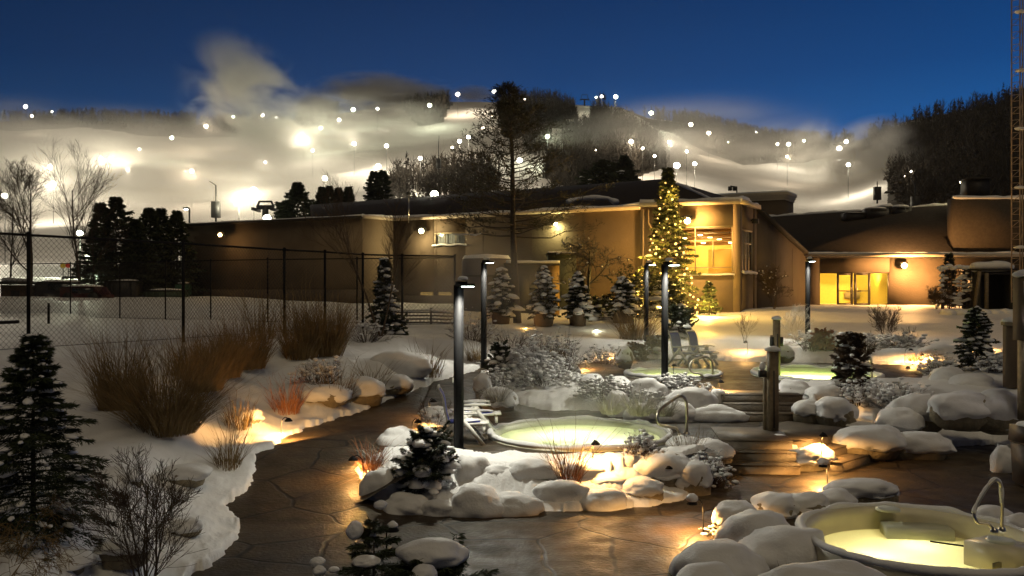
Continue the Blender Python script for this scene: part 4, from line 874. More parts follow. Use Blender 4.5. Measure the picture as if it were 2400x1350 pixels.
GL = [
 ('huge tan grass clump leaning right on the left bank, largest of all', 392, 1010, 740, 190, 1900, .55, 1, grass_m, .8),
 ('tan grass clump left of the largest one, against the fence mesh', 280, 960, 760, 130, 1100, .32, 2, grass_m, .3),
 ('dense brown grass clump between the largest one and the fence post', 470, 910, 755, 150, 1400, .4, 3, grass_m, .3),
 ('brown grass clump right of the dark fence post, bushy', 570, 860, 735, 150, 1400, .4, 4, grass_m, .3),
 ('low brown grass clump filling the gap in the row along the fence', 520, 880, 760, 130, 1100, .4, 5, grass_m, .3),
 ('tall dark gold grass clump at the right end of the row along the fence', 760, 830, 690, 130, 1400, .28, 6, grass_m, .3),
 ('gold grass clump left of the tall one at the right end of the row', 705, 838, 725, 110, 900, .3, 7, grass_m, .3),
 ('sparse upright grass with seed heads behind the row along the fence', 610, 800, 660, 110, 160, .15, 8, grass_m, .2),
 ('sparse gold stalks against the dark wall behind the fence', 700, 790, 655, 130, 160, .14, 9, grass_m, .2),
 ('thin brown grass clump above the olive rock on the left bank', 560, 1000, 905, 90, 200, .3, 10, grass_m, .5),
 ('thin grey brown grass tuft in the low snow beside the path bend', 535, 1095, 985, 80, 200, .28, 11, grass_m, .5),
 ('russet grass clump glowing behind the left bank path lamp', 672, 965, 855, 90, 240, .30, 12, grassred_m, .6),
 ('pale fan of grass standing on the snow overhang beside the path', 785, 940, 830, 110, 220, .45, 13, grass_m, .8),
 ('fan shaped grass at the far end of the snow overhang', 872, 920, 825, 80, 180, .42, 14, grass_m, .8),
 ('pale grass fan on the drift near the fence corner', 1005, 880, 790, 90, 160, .3, 15, grass_m, .6),
 ('russet grass tuft at the left tip of the front planter', 868, 1100, 1010, 70, 260, .40, 16, grassred_m, .8),
 ('tall sparse grass standing before the middle hot pool', 1330, 1125, 945, 110, 120, .30, 17, grass_m, .9),
 ('dense russet base tuft before the middle hot pool', 1330, 1130, 1045, 90, 260, .32, 18, grassred_m, .6),
 ('brown grass behind the largest snow dome of the planter', 1610, 1070, 985, 80, 220, .38, 19, grass_m, .7),
 ('thin dark stalks on the mushroom shaped snow cap', 1640, 1062, 1000, 60, 60, .4, 20, twig_m, .6),
 ('pale green grass clump leaning left behind the first of the twin lamp posts', 1490, 795, 700, 110, 420, .42, 21, grass_m, .7),
 ('frosted grass mane combed down over the left side of the front planter', 930, 1120, 1015, 120, 900, .75, 22, grasspale_m, 1.6),
 ('pale frosted grass ball in the upper planter, on its front edge', 1430, 965, 905, 60, 300, .6, 23, grasspale_m, 1.0),
 ('pale frosted grass mop next to the planter lamp post', 1500, 968, 895, 70, 380, .65, 24, grasspale_m, 1.0),
 ('brown topped frosted grass mop right of the planter lamp post', 1556, 970, 910, 60, 320, .65, 25, grasspale_m, 1.0),
 ('frosted grass mop at the left end of the upper planter', 1165, 935, 880, 70, 360, .6, 26, grasspale_m, 1.0),
 ('snow bent grass spilling from the bank right of the lower steps', 2105, 1000, 945, 70, 360, .8, 27, grass_m, 1.6),
 ('frosted dark grass row under the lawn, nearest to the round shrub ball', 1985, 825, 780, 60, 160, .3, 28, twig_m, .6),
 ('frosted dark grass tuft under the lawn, second from the round shrub ball', 2030, 825, 785, 50, 140, .3, 29, twig_m, .6),
 ('dark grass tuft left of the round shrub ball', 1900, 820, 785, 50, 120, .35, 30, twig_m, .6),
 ('russet grass tuft lit by the warm lamp at the lawn edge', 2145, 845, 815, 40, 90, .4, 31, grassred_m, .8),
 ('dark stalks poking from the huge snow bank in front of the nearest pool', 1850, 1352, 1308, 60, 9, .35, 32, twig_m, .2),
 ('brown fine grass before the fence corner conifer', 1115, 845, 790, 60, 130, .25, 33, grass_m, .4),
 ('brown grass tuft on the snow behind the first lit ground spot', 1300, 835, 790, 80, 160, .3, 34, grass_m, .4),
]
for i, g in enumerate(GL):
    zb = {16: .3, 17: .3, 21: .2, 22: .85, 23: .85, 24: .8, 25: .9, 31: .05}.get(i)
    gr(g[0], g[1], g[2], g[3], g[4], g[5], g[6], g[7] * 13, g[8], z=zb, curve=g[9])
# --- conifers behind the left fence and above the roofs
def far_con(label, px, base_py, top_py, wpx, Y, seed, per=60, nb=70, dens=1.0, z=None, lw=1.0, sn=0):
    s = Y / F; b = P(px, base_py, Y)
    return conifer('spruce_tree', label, 'tree', b, (base_py - top_py) * s, wpx * s * 1.15, seed, nb + 30, per + 20, .40 * lw, .075 * lw, .18, .30, sn, .3, needle_m, 1.0, .02, cyl=.0)
far_con('broad dark spruce with a tall tip, biggest behind the tennis fence', 272, 692, 462, 130, 62, 61)
far_con('dark spruce hugging the left side of the biggest one behind the fence', 236, 692, 476, 70, 63, 62)
far_con('dark spruce in the middle of the group behind the fence', 350, 690, 488, 90, 64, 63)
far_con('narrow dark spruce between the middle one and the building end', 378, 690, 489, 60, 66, 64)
far_con('dark spruce with lit tip next to the building end', 415, 690, 494, 76, 65, 65)
far_con('small spruce low in front of the spruce group', 318, 692, 515, 70, 62, 66)
far_con('neat single spruce above the left roof, in front of the glow', 697, 545, 428, 78, 92, 67, 50, 60, lw=1.3)
far_con('low spruce leaning on the neat single one above the left roof', 670, 545, 470, 50, 94, 68, 40, 50, lw=1.3)
far_con('first of four small spruces in a row above the dark roof', 754, 530, 438, 30, 100, 69, 40, 50, lw=1.3)
far_con('second of four small spruces in a row above the dark roof', 772, 530, 436, 30, 102, 70, 40, 50, lw=1.3)
far_con('third of four small spruces in a row above the dark roof', 793, 530, 440, 32, 101, 71, 40, 50, lw=1.3)
far_con('last of four small spruces in a row above the dark roof', 817, 530, 438, 32, 100, 72, 40, 50, lw=1.3)
far_con('tall spruce left of the bare bushes above the dark roof', 876, 530, 402, 46, 104, 73, 50, 60, lw=1.3)
far_con('second tall spruce left of the bare bushes, slightly taller and fuller', 897, 530, 400, 54, 106, 74, 50, 60, lw=1.3)
far_con('frosted spruce on the hill left of the lit tree', 1415, 450, 376, 90, 150, 75, 60, 60, lw=2.2, sn=70)
far_con('dark spruce right of the frosted one on the hill', 1462, 450, 366, 56, 152, 76, 50, 60, lw=2.0)
# ================================================================ LODGE BUILDING
def v2(a): return np.array(a, float)
def along(p0, p1, u, z, off=0.0):
    p0 = v2(p0); e = v2(p1) - p0; e /= np.linalg.norm(e); c = p0 + e * u + np.array((-e[1], e[0])) * off; return np.array((c[0], c[1], z))
def wall(name, p0, p1, z0, z1, parent, material, holes=(), th=.3, z1b=None):
    """vertical wall from p0 to p1 (left to right as seen), holes in (u0, u1, zlo, zhi) with u in metres; z1b: top at p1"""
    p0 = v2(p0); p1 = v2(p1); e = p1 - p0; L = np.linalg.norm(e); e /= L; nv = np.array((-e[1], e[0])); m = MB(); z1b = z1 if z1b is None else z1b
    def piece(u0, u1, a, b0, b1):
        if u1 - u0 < 1e-4: return
        q = []
        for k in (0, 1):
            o = nv * th * k
            for u, zt in ((u0, b0), (u1, b1)):
                c = p0 + e * u + o; q += [(c[0], c[1], a), (c[0], c[1], zt)]
        m.add(q, [[0, 2, 3, 1], [4, 5, 7, 6], [1, 3, 7, 5], [0, 4, 6, 2], [0, 1, 5, 4], [2, 6, 7, 3]])
    zt = lambda u: z1 + (z1b - z1) * u / L
    cu = 0
    for (u0, u1, a, b) in sorted(holes):
        piece(cu, u0, z0, zt(cu), zt(u0)); piece(u0, u1, z0, a, a); piece(u0, u1, b, zt(u0), zt(u1)); cu = u1
    piece(cu, L, z0, zt(cu), zt(L)); return m.build(name, material, parent)
A_, B_, C_, D_, E_ = (-24.6, 66.5), (-9.9, 58.5), (-8.2, 61.0), (7.57, 52.1), (12.9, 50.0)
sdv = np.array((.48, .877)); E4 = v2(E_) + sdv * 4; E20 = v2(E_) + sdv * 20
ZT = 8.26
lodge = thing('lodge_building', 'long low stucco lodge with flat parapet and lit corner window', 'building', (0, 56, 2.2))
wall('wall', A_, B_, 1.5, ZT, lodge, stucco_m)
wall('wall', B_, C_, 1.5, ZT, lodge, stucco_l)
wall('wall', C_, D_, 1.5, ZT, lodge, stucco_m, [(3.4, 5.9, 6.45, 7.3)])
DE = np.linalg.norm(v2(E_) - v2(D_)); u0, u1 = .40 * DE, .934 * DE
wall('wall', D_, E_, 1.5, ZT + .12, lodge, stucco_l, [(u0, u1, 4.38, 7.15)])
wall('wall', E_, E4, 1.5, ZT + .12, lodge, stucco_m, [(.5, 3.1, 4.55, 7.0)])
wall('wall', E4, E20, 1.5, ZT, lodge, stucco_m, z1b=6.05)
m = MB(); m.beam((*A_, 2.9), (*B_, 2.9), .12, 1.2); m.beam((*(v2(C_) + v2((.4, -.25))), 2.6), (*(v2(D_) + v2((-.3, .15))), 2.6), .12, 1.0); m.build('brick_plinth', brick_m, lodge)
def coping(pts, w, hgt, material, name='coping', k=0, seed=1):
    m = MB()
    for a, b in zip(pts[:-1], pts[1:]): m.beam(a, b, w, hgt)
    return m.build(name, material, lodge)
up3 = lambda p, z: (p[0], p[1], z)
coping([up3(A_, ZT + .05), up3(B_, ZT + .05)], .45, .16, roof_m)
coping([up3(B_, ZT + .06), up3(C_, ZT + .06), up3(D_, ZT + .06)], .50, .20, fascia_m)
coping([up3(D_, ZT + .22), up3(E_, ZT + .22), up3(E4, ZT + .22)], .55, .24, fascia_m)
coping([up3(E4, ZT + .12), up3(E20, 6.2)], .5, .22, roof_m, 'rake_board')
def snow_ridge(pts, rad, name='snow', parent=None, amp=.5, fl=.7, seed=1, sub=14):
    pts = np.asarray(pts, float); q = np.concatenate([np.linspace(a, b, sub, endpoint=False) for a, b in zip(pts[:-1], pts[1:])] + [pts[-1:]]); n = fbm(q * .9 + seed * 11, 3)
    m = MB(); m.tube(q + np.stack([0 * n, 0 * n, rad * .25 * n], 1), rad * (1 + amp * n), 8); return m.build(name, snow_cap, parent or lodge, smooth=True)
snow_ridge([up3(B_, ZT + .17), up3(C_, ZT + .17), up3(D_, ZT + .17)], .15, seed=1)
snow_ridge([up3(D_, ZT + .36), up3(E_, ZT + .36), up3(E4, ZT + .36)], .17, seed=2)
snow_ridge([up3(A_, ZT + .13), up3(B_, ZT + .13)], .09, seed=3)
for p0, p1, n, zt in ((A_, B_, 4, ZT), (C_, D_, 5, ZT), (E4, E20, 3, 6.6)):
    L_ = np.linalg.norm(v2(p1) - v2(p0)); m = MB()
    for k in range(1, n): m.beam(along(p0, p1, L_ * k / n, 3.4, -.004), along(p0, p1, L_ * k / n, zt - .2, -.004), .02, .03)
    m.build('seam', brick_m, lodge)
# flat roof deck behind the parapet and the hipped main roof
m = MB(); m.add([up3(A_, ZT - .3), up3(B_, ZT - .3), up3(C_, ZT - .3), up3(D_, ZT - .3), up3(E_, ZT - .3), up3(E20, ZT - 2.4), (30, 84, ZT - 2.4), (-22, 88, ZT - .3)], [[0, 1, 2, 7], [2, 3, 6, 7], [3, 4, 5, 6]])
m.build('roof_deck', roof_m, lodge)
rb0, rb1, rt0, rt1, rk0, rk1 = P(727, 516, 66.5), P(1712, 488, 53.6), P(727, 480, 82), P(1560, 419, 66), P(727, 516, 98), P(1790, 488, 72)
m = MB(); m.add([rb0, rb1, rt0, rt1, rk0, rk1, rb0 - [0, 0, 1.5], rb1 - [0, 0, 1.5]], [[0, 1, 3, 2], [2, 3, 5, 4], [6, 7, 1, 0]]); m.add([rb1, rk1, rt1, rb0, rt0, rk0], [[0, 1, 2], [3, 4, 5]]); m.build('roof', roof_m, lodge)
snow_ridge([rt1, (rt1 + rb1) / 2 + [0, 0, .05], rb1], .10, 'snow_edge', seed=4)
snow_ridge([P(1330, 474, 59), P(1352, 465, 59.4), P(1425, 464, 58.6), P(1445, 476, 58)], .16, 'snow_drift', seed=5)
# left wall window with curtains and snowy sill
def window(p0, p1, u0, u1, z0, z1, vm, hm, parent, fm, w=.09, off=.08, curtain=None, glass=True, partial=()):
    m = MB(); a = lambda u, z: along(p0, p1, u, z, off)
    m.beam(a(u0, z0 + w / 2), a(u1, z0 + w / 2), .10, w); m.beam(a(u0, z1 - w / 2), a(u1, z1 - w / 2), .10, w)
    for u in (u0 + w / 2, u1 - w / 2): m.beam(a(u, z0 + w), a(u, z1 - w), w, .10)
    for u in vm: m.beam(a(u, z0 + w), a(u, z1 - w), w * .7, .06)
    for (u, za, zb) in partial: m.beam(a(u, za), a(u, zb), w * .7, .06)
    for z in hm: m.beam(along(p0, p1, u0 + w, z, off + .002), along(p0, p1, u1 - w, z, off + .002), .055, w * .7)
    f = m.build('window', fm, parent)
    if glass:
        m = MB(); q = [along(p0, p1, u0 + .02, z0 + .02, off + .03), along(p0, p1, u1 - .02, z0 + .02, off + .03), along(p0, p1, u1 - .02, z1 - .02, off + .03), along(p0, p1, u0 + .02, z1 - .02, off + .03)]
        m.add(q, [[0, 1, 2, 3]]); m.build('pane', glass_m, f)
    if curtain:
        m = MB(); n = 40; us = np.linspace(u0, u1, n); q = np.array([along(p0, p1, u, z, off + .17 + .05 * math.sin(i * 2.1)) for z in (z0, z1) for i, u in enumerate(us)])
        i = np.arange(n - 1); m.add(q, np.stack([i, i + 1, i + n + 1, i + n], -1)); m.build('curtain', curtain, f)
    return f
curt_m = mat('curtain', (.42, .40, .34), .9, var=.1); curtb_m = mat('blind', (.30, .33, .34), .8, var=.1)
f = window(C_, D_, 3.4, 5.9, 6.45, 7.3, [4.25, 5.1], [], lodge, frame_m, curtain=curtb_m)
m = MB(); m.tube([along(C_, D_, u, 6.47 + .03 * math.sin(u * 5), -.06) for u in np.linspace(3.3, 6.0, 12)], .07, 6); m.build('snow_sill', snow_cap, f, smooth=True)
side_f = window(E_, E4, .5, 3.1, 4.55, 7.0, [1.4, 2.2], [6.2], lodge, frame_m, curtain=curt_m)
m = MB(); m.tube([along(E_, E4, u, 4.5 + .02 * math.sin(u * 5), -.08) for u in np.linspace(.3, 3.6, 12)], .09, 6); m.build('snow_sill', snow_cap, side_f, smooth=True)
# lit corner room
zt_ = 6.32; um = u0 + (u1 - u0) * .30; um2 = u0 + (u1 - u0) * .63
cw = window(D_, E_, u0, u1, 4.38, 7.15, [um], [zt_, 4.78], lodge, frame_m, .08, partial=[(um2, 4.82, zt_ - .03)])
m = MB(); m.tube([along(D_, E_, u, 4.36 + .015 * math.sin(u * 4), -.06) for u in np.linspace(u0 - .1, u1 + .1, 12)], .055, 6); m.build('snow_sill', snow_cap, cw, smooth=True)
room = lodge
inw_m = mat('room_wall', (.60, .42, .13), .8, var=.1, scale=.8); inc_m = mat('room_ceiling', (.22, .12, .045), .7, var=.25, scale=2)
dirn = (v2(E_) - v2(D_)) / DE; inn = np.array((-dirn[1], dirn[0]))
def rp(u, v, z): c = v2(D_) + dirn * u + inn * v; return (c[0], c[1], z)
m = MB(); Lr = DE - .35
m.add([rp(-1.5, 9, 3.9), rp(Lr, 9, 3.9), rp(Lr, 9, 7.3), rp(-1.5, 9, 7.3), rp(-1.5, .32, 3.9), rp(-1.5, .32, 7.3), rp(Lr, .32, 3.9), rp(Lr, .32, 7.3)], [[0, 1, 2, 3], [4, 0, 3, 5], [1, 6, 7, 2], [4, 6, 1, 0]]); m.build('room_wall', inw_m, room)
m = MB(); m.add([rp(-1.5, .32, 7.25), rp(Lr, .32, 7.25), rp(Lr, 9, 6.55), rp(-1.5, 9, 6.55)], [[0, 1, 2, 3]])
for k in range(4): m.box(rp(2.6, 1.5 + 2 * k, 6.98 - .16 * k), (6, .25, .2), math.atan2(dirn[1], dirn[0]))
m.build('room_ceiling', inc_m, room)
m = MB(); m.box(rp(3.6, 7.2, 5.0), (1.5, .3, 2.2), math.atan2(dirn[1], dirn[0])); m.box(rp(1.4, 6.2, 5.0), (.5, .5, 2.2), math.atan2(dirn[1], dirn[0])); m.build('room_partition', inw_m, room)
m = MB(); m.box(rp(4.4, 8.6, 5.1), (.8, .06, 1.6), math.atan2(dirn[1], dirn[0])); m.build('room_doorway', dframe_m, room)
k = 0
for (u, v, z) in ((3.0, 3, 6.80), (3.4, 4.2, 6.72), (3.8, 5.4, 6.64), (4.2, 3.6, 6.75), (2.6, 6.6, 6.5), (4.3, 6.8, 6.5), (1.8, 4.4, 6.7)):
    m = MB(); m.lathe(rp(u, v, z), [(.14, 0), (.14, .05), (.001, .05)], 12); m.lathe(rp(u, v, z), [(.001, -.01), (.13, -.01)], 12); m.build('ceiling_lamp', ceil_e, room)
for (u, v, z, e) in ((3.2, 4.5, 6.2, 300), (2.2, 7.9, 6.1, 150), (4.3, 7.6, 6.1, 110), (2.8, 1.6, 6.2, 160)): lamp('POINT', e, (1, .66, .20), rp(u, v, z), room, .15, name='room_light')
m = MB(); m.box(rp(1.25, .75, 6.05), (.5, .04, .55), math.atan2(dirn[1], dirn[0])); notice = m.build('notice_board', black_m, room)
m = MB(); m.box(rp(1.25, .72, 6.15), (.34, .01, .2), math.atan2(dirn[1], dirn[0])); m.build('notice_sheet', mat('green_sheet', (.10, .35, .18), .6), notice)
m = MB(); m.tube([along(D_, E_, .18, 2.2, -.09), along(D_, E_, .18, 8.2, -.09)], .06, 8); m.tube([along(D_, E_, .5, 8.2, -.09), along(D_, E_, .5, 7.4, -.09), along(D_, E_, .68, 7.1, -.09)], .05, 8); m.build('downspout', stucco_l, lodge)
m = MB(); m.box(along(E_, E4, 2.6, 7.55, -.25), (.3, .35, .28), math.atan2(sdv[1], sdv[0])); m.box(along(E_, E4, 2.6, 7.6, -.1), (.1, .3, .1), math.atan2(sdv[1], sdv[0])); m.build('camera_box', dark_m, lodge)
# low lit louvre windows at the base of the long wall
lit_m = emis('dim_lit_louvre', (1, .62, .16), .35, 'NONE')
for u in (2.8, 4.3):
    m = MB()
    for k in range(5): m.box(along(C_, D_, u, 2.75 + k * .12, -.04), (1.0, .03, .05), math.atan2(D_[1] - C_[1], D_[0] - C_[0]))
    f = m.build('louvre_window', frame_m, lodge); m = MB(); m.box(along(C_, D_, u, 3.0, -.012), (1.0, .02, .62), math.atan2(D_[1] - C_[1], D_[0] - C_[0])); m.build('lit_pane', lit_m, f)
# ---- entrance wing
wing = thing('entrance_wing', 'low entrance wing with long dark sloping roof and yellow lit glass doors', 'building', (28, 67.5, 2.2))
Fl, Fr = (22.5, 67.5), (41.5, 67.5)
wall('wall', Fl, Fr, 1.5, 6.0, wing, stucco_m, [(1.0, 6.35, 2.2, 4.8)])
ev0, ev1 = np.array((21.6, 67.0, 6.12)), np.array((41.5, 67.0, 6.12)); tp0, tp1 = P(1745, 512, 84), P(2225, 480, 73.5)
m = MB(); m.add([ev0, ev1, tp1 + [8, 0, .1], tp1, tp0, ev0 - [0, -.3, .25], ev1 - [0, -.3, .25], E20.tolist() + [6.2], P(1745, 512, 84) + [0, 10, 0], tp1 + [8, 12, 0]], [[0, 1, 3, 4], [5, 6, 1, 0]]); m.add([ev1, tp1 + [8, 0, .1], tp1], [[0, 1, 2]]); m.add([tp0, tp1, tp1 + [0, 14, 0], tp0 + [0, 10, 0]], [[0, 1, 2, 3]]); m.build('roof', roof_m, wing)
m = MB(); m.beam(ev0 - [0, .05, .05], ev1 - [0, .05, .05], .12, .22); m.build('fascia', fascia_m, wing)
snow_ridge([ev0 + [.1, .1, .12], ev1 + [0, .1, .12]], .11, 'eave_snow', wing, .3, seed=6, sub=60)
snow_ridge([tp0 + [0, .2, .0], tp1 + [0, .2, .0]], .17, 'ridge_snow', wing, .5, seed=7, sub=50)
m = MB(); m.box((38.0, 67.9, 8.3), (8.6, 1.0, 4.3)); m.build('upper_wall', mat('dark_cladding', (.055, .042, .030), .9, var=.15), wing); snow_ridge([(33.7, 67.5, 10.5), (42, 67.5, 10.5)], .16, 'ridge_snow', wing, .4, seed=8, sub=40)
yel_m = mat('vestibule_wall', (.72, .55, .13), .8, var=.05)
m = MB(); m.add([(23.4, 71, 2.2), (28.9, 71, 2.2), (28.9, 71, 4.9), (23.4, 71, 4.9), (23.4, 67.82, 2.2), (23.4, 67.82, 4.9), (28.9, 67.82, 2.2), (28.9, 67.82, 4.9)], [[0, 1, 2, 3], [4, 0, 3, 5], [1, 6, 7, 2], [5, 3, 2, 7], [4, 6, 1, 0]]); m.build('vestibule_wall', yel_m, wing)
for x in (24.3, 26.8, 28.6):
    m = MB(); m.lathe((x, 70.3, 4.84), [(.3, 0), (.25, .05), (.001, .05)], 16); m.lathe((x, 70.3, 4.83), [(.001, 0), (.28, 0)], 16); m.build('ceiling_lamp', ceil_e, wing); lamp('POINT', 62, (1, .72, .16), (x, 69.6, 4.35), wing, .2, name='vestibule_light')
m = MB()
for k in range(3): m.box((27.0 + .42 * k, 70.9, 3.35), (.34, .05, .12))
m.box((27.3, 70.9, 3.0), (1.2, .08, .5)); m.build('wall_radiator', frame_m, wing)
DX = [23.52, 24.83, 26.05, 26.22, 27.45, 28.80]
m = MB()
for x in (23.52, 28.80): m.box((x, 67.62, 3.5), (.08, .14, 2.6))
m.beam((23.56, 67.62, 4.76), (28.76, 67.62, 4.76), .14, .08); m.beam((23.56, 67.62, 2.28), (24.8, 67.62, 2.28), .12, .12); m.beam((27.5, 67.62, 2.28), (28.76, 67.62, 2.28), .12, .12)
sl_ = m.build('sidelight', dframe_m, wing)
m = MB(); m.add([(23.5, 67.66, 2.25), (24.8, 67.66, 2.25), (24.8, 67.66, 4.75), (23.5, 67.66, 4.75)], [[0, 1, 2, 3]]); m.build('pane', glass_m, sl_); m = MB(); m.add([(27.5, 67.66, 2.25), (28.8, 67.66, 2.25), (28.8, 67.66, 4.75), (27.5, 67.66, 4.75)], [[0, 1, 2, 3]]); m.build('pane', glass_m, sl_)
for (x0, x1, hx) in ((24.86, 26.08, 25.92), (26.18, 27.42, 26.36)):
    m = MB(); w = .17
    for x in (x0 + w / 2, x1 - w / 2): m.box((x, 67.6, 3.47), (w, .08, 2.5))
    for z, hh in ((4.66, .14), (2.33, .22)): m.beam((x0 + w, 67.6, z), (x1 - w, 67.6, z), .08, hh)
    m.beam((x0 + w, 67.6, 3.38), (x1 - w, 67.6, 3.38), .05, .07); d = m.build('glass_door', dframe_m, wing)
    m = MB(); m.add([(x0 + w, 67.61, 2.4), (x1 - w, 67.61, 2.4), (x1 - w, 67.61, 4.62), (x0 + w, 67.61, 4.62)], [[0, 1, 2, 3]]); m.build('pane', glass_m, d)
    m = MB(); m.tube([(hx, 67.5, 3.15), (hx, 67.46, 3.2), (hx, 67.46, 3.6), (hx, 67.5, 3.65)], .025, 6); m.build('handle', steel_m, d)
# roof plant
def roof_unit(px0, py0, px1, py1, Y, label, seed, dome=True):
    c = P((px0 + px1) / 2, py1, Y); w = (px1 - px0) / F * Y; hh = (py1 - py0) / F * Y; t = thing('roof_unit', label, 'roof unit', c)
    m = MB(); m.box(c + [0, .6, hh * .35 - .2], (w, 1.4, hh * .75 + .4)); m.box(c + [0, -.12, hh * .55], (w * .8, .06, hh * .2)); m.build('casing', tank_m, t)
    m = MB(); m.blob(c + [0, .6, hh * .74], (w * .52, .8, hh * .32), 3, .08, 1.3, seed, .3); m.build('snow_cap', snow_cap, t, smooth=True)
roof_unit(2034, 484, 2082, 500, 74, 'left snow covered unit of the cluster on the long roof ridge', 1)
roof_unit(2064, 478, 2100, 499, 74.6, 'domed snow covered unit in the middle of the roof cluster', 2)
roof_unit(2096, 479, 2136, 498, 74, 'right snow covered unit of the cluster on the long roof ridge', 3)
roof_unit(1984, 496, 2030, 504, 74.5, 'flat snow covered unit low on the ridge, left of the cluster', 4)
roof_unit(2322, 462, 2400, 480, 73, 'wide snow covered unit on the right roof beside the lattice mast', 5)
c = P(2285, 478, 70); s = 70 / F
t = thing('exhaust_hood', 'black boxy exhaust hood on the right roof with a light glowing behind', 'exhaust hood', c)
m = MB(); m.box(c + [0, 0, 6 * s], (34 * s, 1.1, 16 * s)); m.build('duct', dark_m, t)
m = MB(); m.box(c + [0, 0, 35 * s], (46 * s, 1.6, 42 * s), taper=.96); m.box(c + [0, 0, 57 * s], (50 * s, 1.8, 3 * s)); m.box(c + [0, 0, 13.2 * s], (50 * s, 1.7, 2 * s)); m.build('hood', dark_m, t)
t = thing('roof_lamp', 'lamp hidden behind the black exhaust hood, only its glow seen', 'lamp', c + [.2, 2.2, 57 * s])
m = MB(); m.tube([c + [.2, 2.2, -.3], c + [.2, 2.2, 57 * s]], .05, 6); m.build('pole', dark_m, t)
m = MB(); m.blob(c + [.2, 2.2, 59 * s], (.3, .2, .12), 2, 0); m.build('lens', yel_e, t); lamp('POINT', 300, (1, .78, .4), c + [.2, 2.2, 64 * s], t, .15)
# stair tower behind
st = thing('stair_tower', 'small square roof tower with stepped cornice between the two roofs', 'building', (25, 86, 7))
def prism(m, pts, z0, z1):
    n = len(pts); V = [(p[0], p[1], z) for z in (z0, z1) for p in pts]; Fq = [[i, (i + 1) % n, n + (i + 1) % n, n + i] for i in range(n)]
    m.add(V, Fq); m.add(V, [[3, 2, 1, 0], [4, 5, 6, 7]] if n == 4 else [[2, 1, 0], [3, 4, 5]])
T4 = [v2((20.0, 88.0)), v2((26.2, 85)), v2((28.1, 88.2)), v2((21.9, 91.4))]; tcn = sum(T4) / 4
m = MB(); prism(m, T4, 6, 12.1); m.build('wall', stucco_m, st)
m = MB()
for gk, za, zb in ((1.03, 12.1, 12.35), (1.06, 12.35, 12.6), (1.09, 12.6, 12.85)): prism(m, [tcn + (p - tcn) * gk for p in T4], za, zb)
m.build('cornice', fascia_m, st)
q = [tcn + (p - tcn) * 1.08 for p in T4]; m = MB(); prism(m, q, 12.853, 12.97); m.build('snow', snow_cap, st)
t = thing('twin_floodlight', 'dark twin floodlight bracket on the stair tower roof', 'lamp', P(1727, 452, 88))
m = MB(); m.tube([P(1727, 456, 88), P(1727, 438, 88), P(1712, 436, 88)], .06, 6); m.build('bracket', dark_m, t)
for px in (1711, 1722): m = MB(); m.box(P(px, 442, 87.8), (.34, .4, .4)); m.build('lamp_head', dark_m, t)
# ---- wall lamps
def wall_lamp(label, px, py, Y, e, col, em, rad=.2, out=.5):
    rad *= .72
    c = P(px, py, Y); t = thing('wall_lamp', label, 'wall lamp', c); m = MB(); m.box(c + [0, .18, .12], (.5, .5, .3), .3); m.build('housing', dark_m, t)
    m = MB(); m.blob(c - [0, .12, .02], (rad, rad, rad), 2, 0); m.build('lens', em, t, smooth=True); lamp('POINT', e, col, c + np.array((0, -out, -.15)), t, .12)
wall_lamp('orange wall lamp high on the dark left end of the building', 517, 550, 63.2, 45, (1, .55, .18), sod_e, .19)
wall_lamp('yellow wall lamp over the small window of the long wall', 988, 541, 59.0, 220, (1, .80, .42), yel_e, .24)
wall_lamp('greenish yellow wall lamp behind the crooked leafless tree', 1303, 525, 55.0, 150, (1, .92, .40), yel_e, .19)
wall_lamp('big orange wall lamp above the corner window beside the lit tree', 1610, 517, 50.3, 900, (1, .54, .15), sod_e, .26)
wall_lamp('orange wall lamp right of the entrance doors', 2118, 622, 66.8, 2300, (1, .50, .16), sod_e, .30, 1.0)

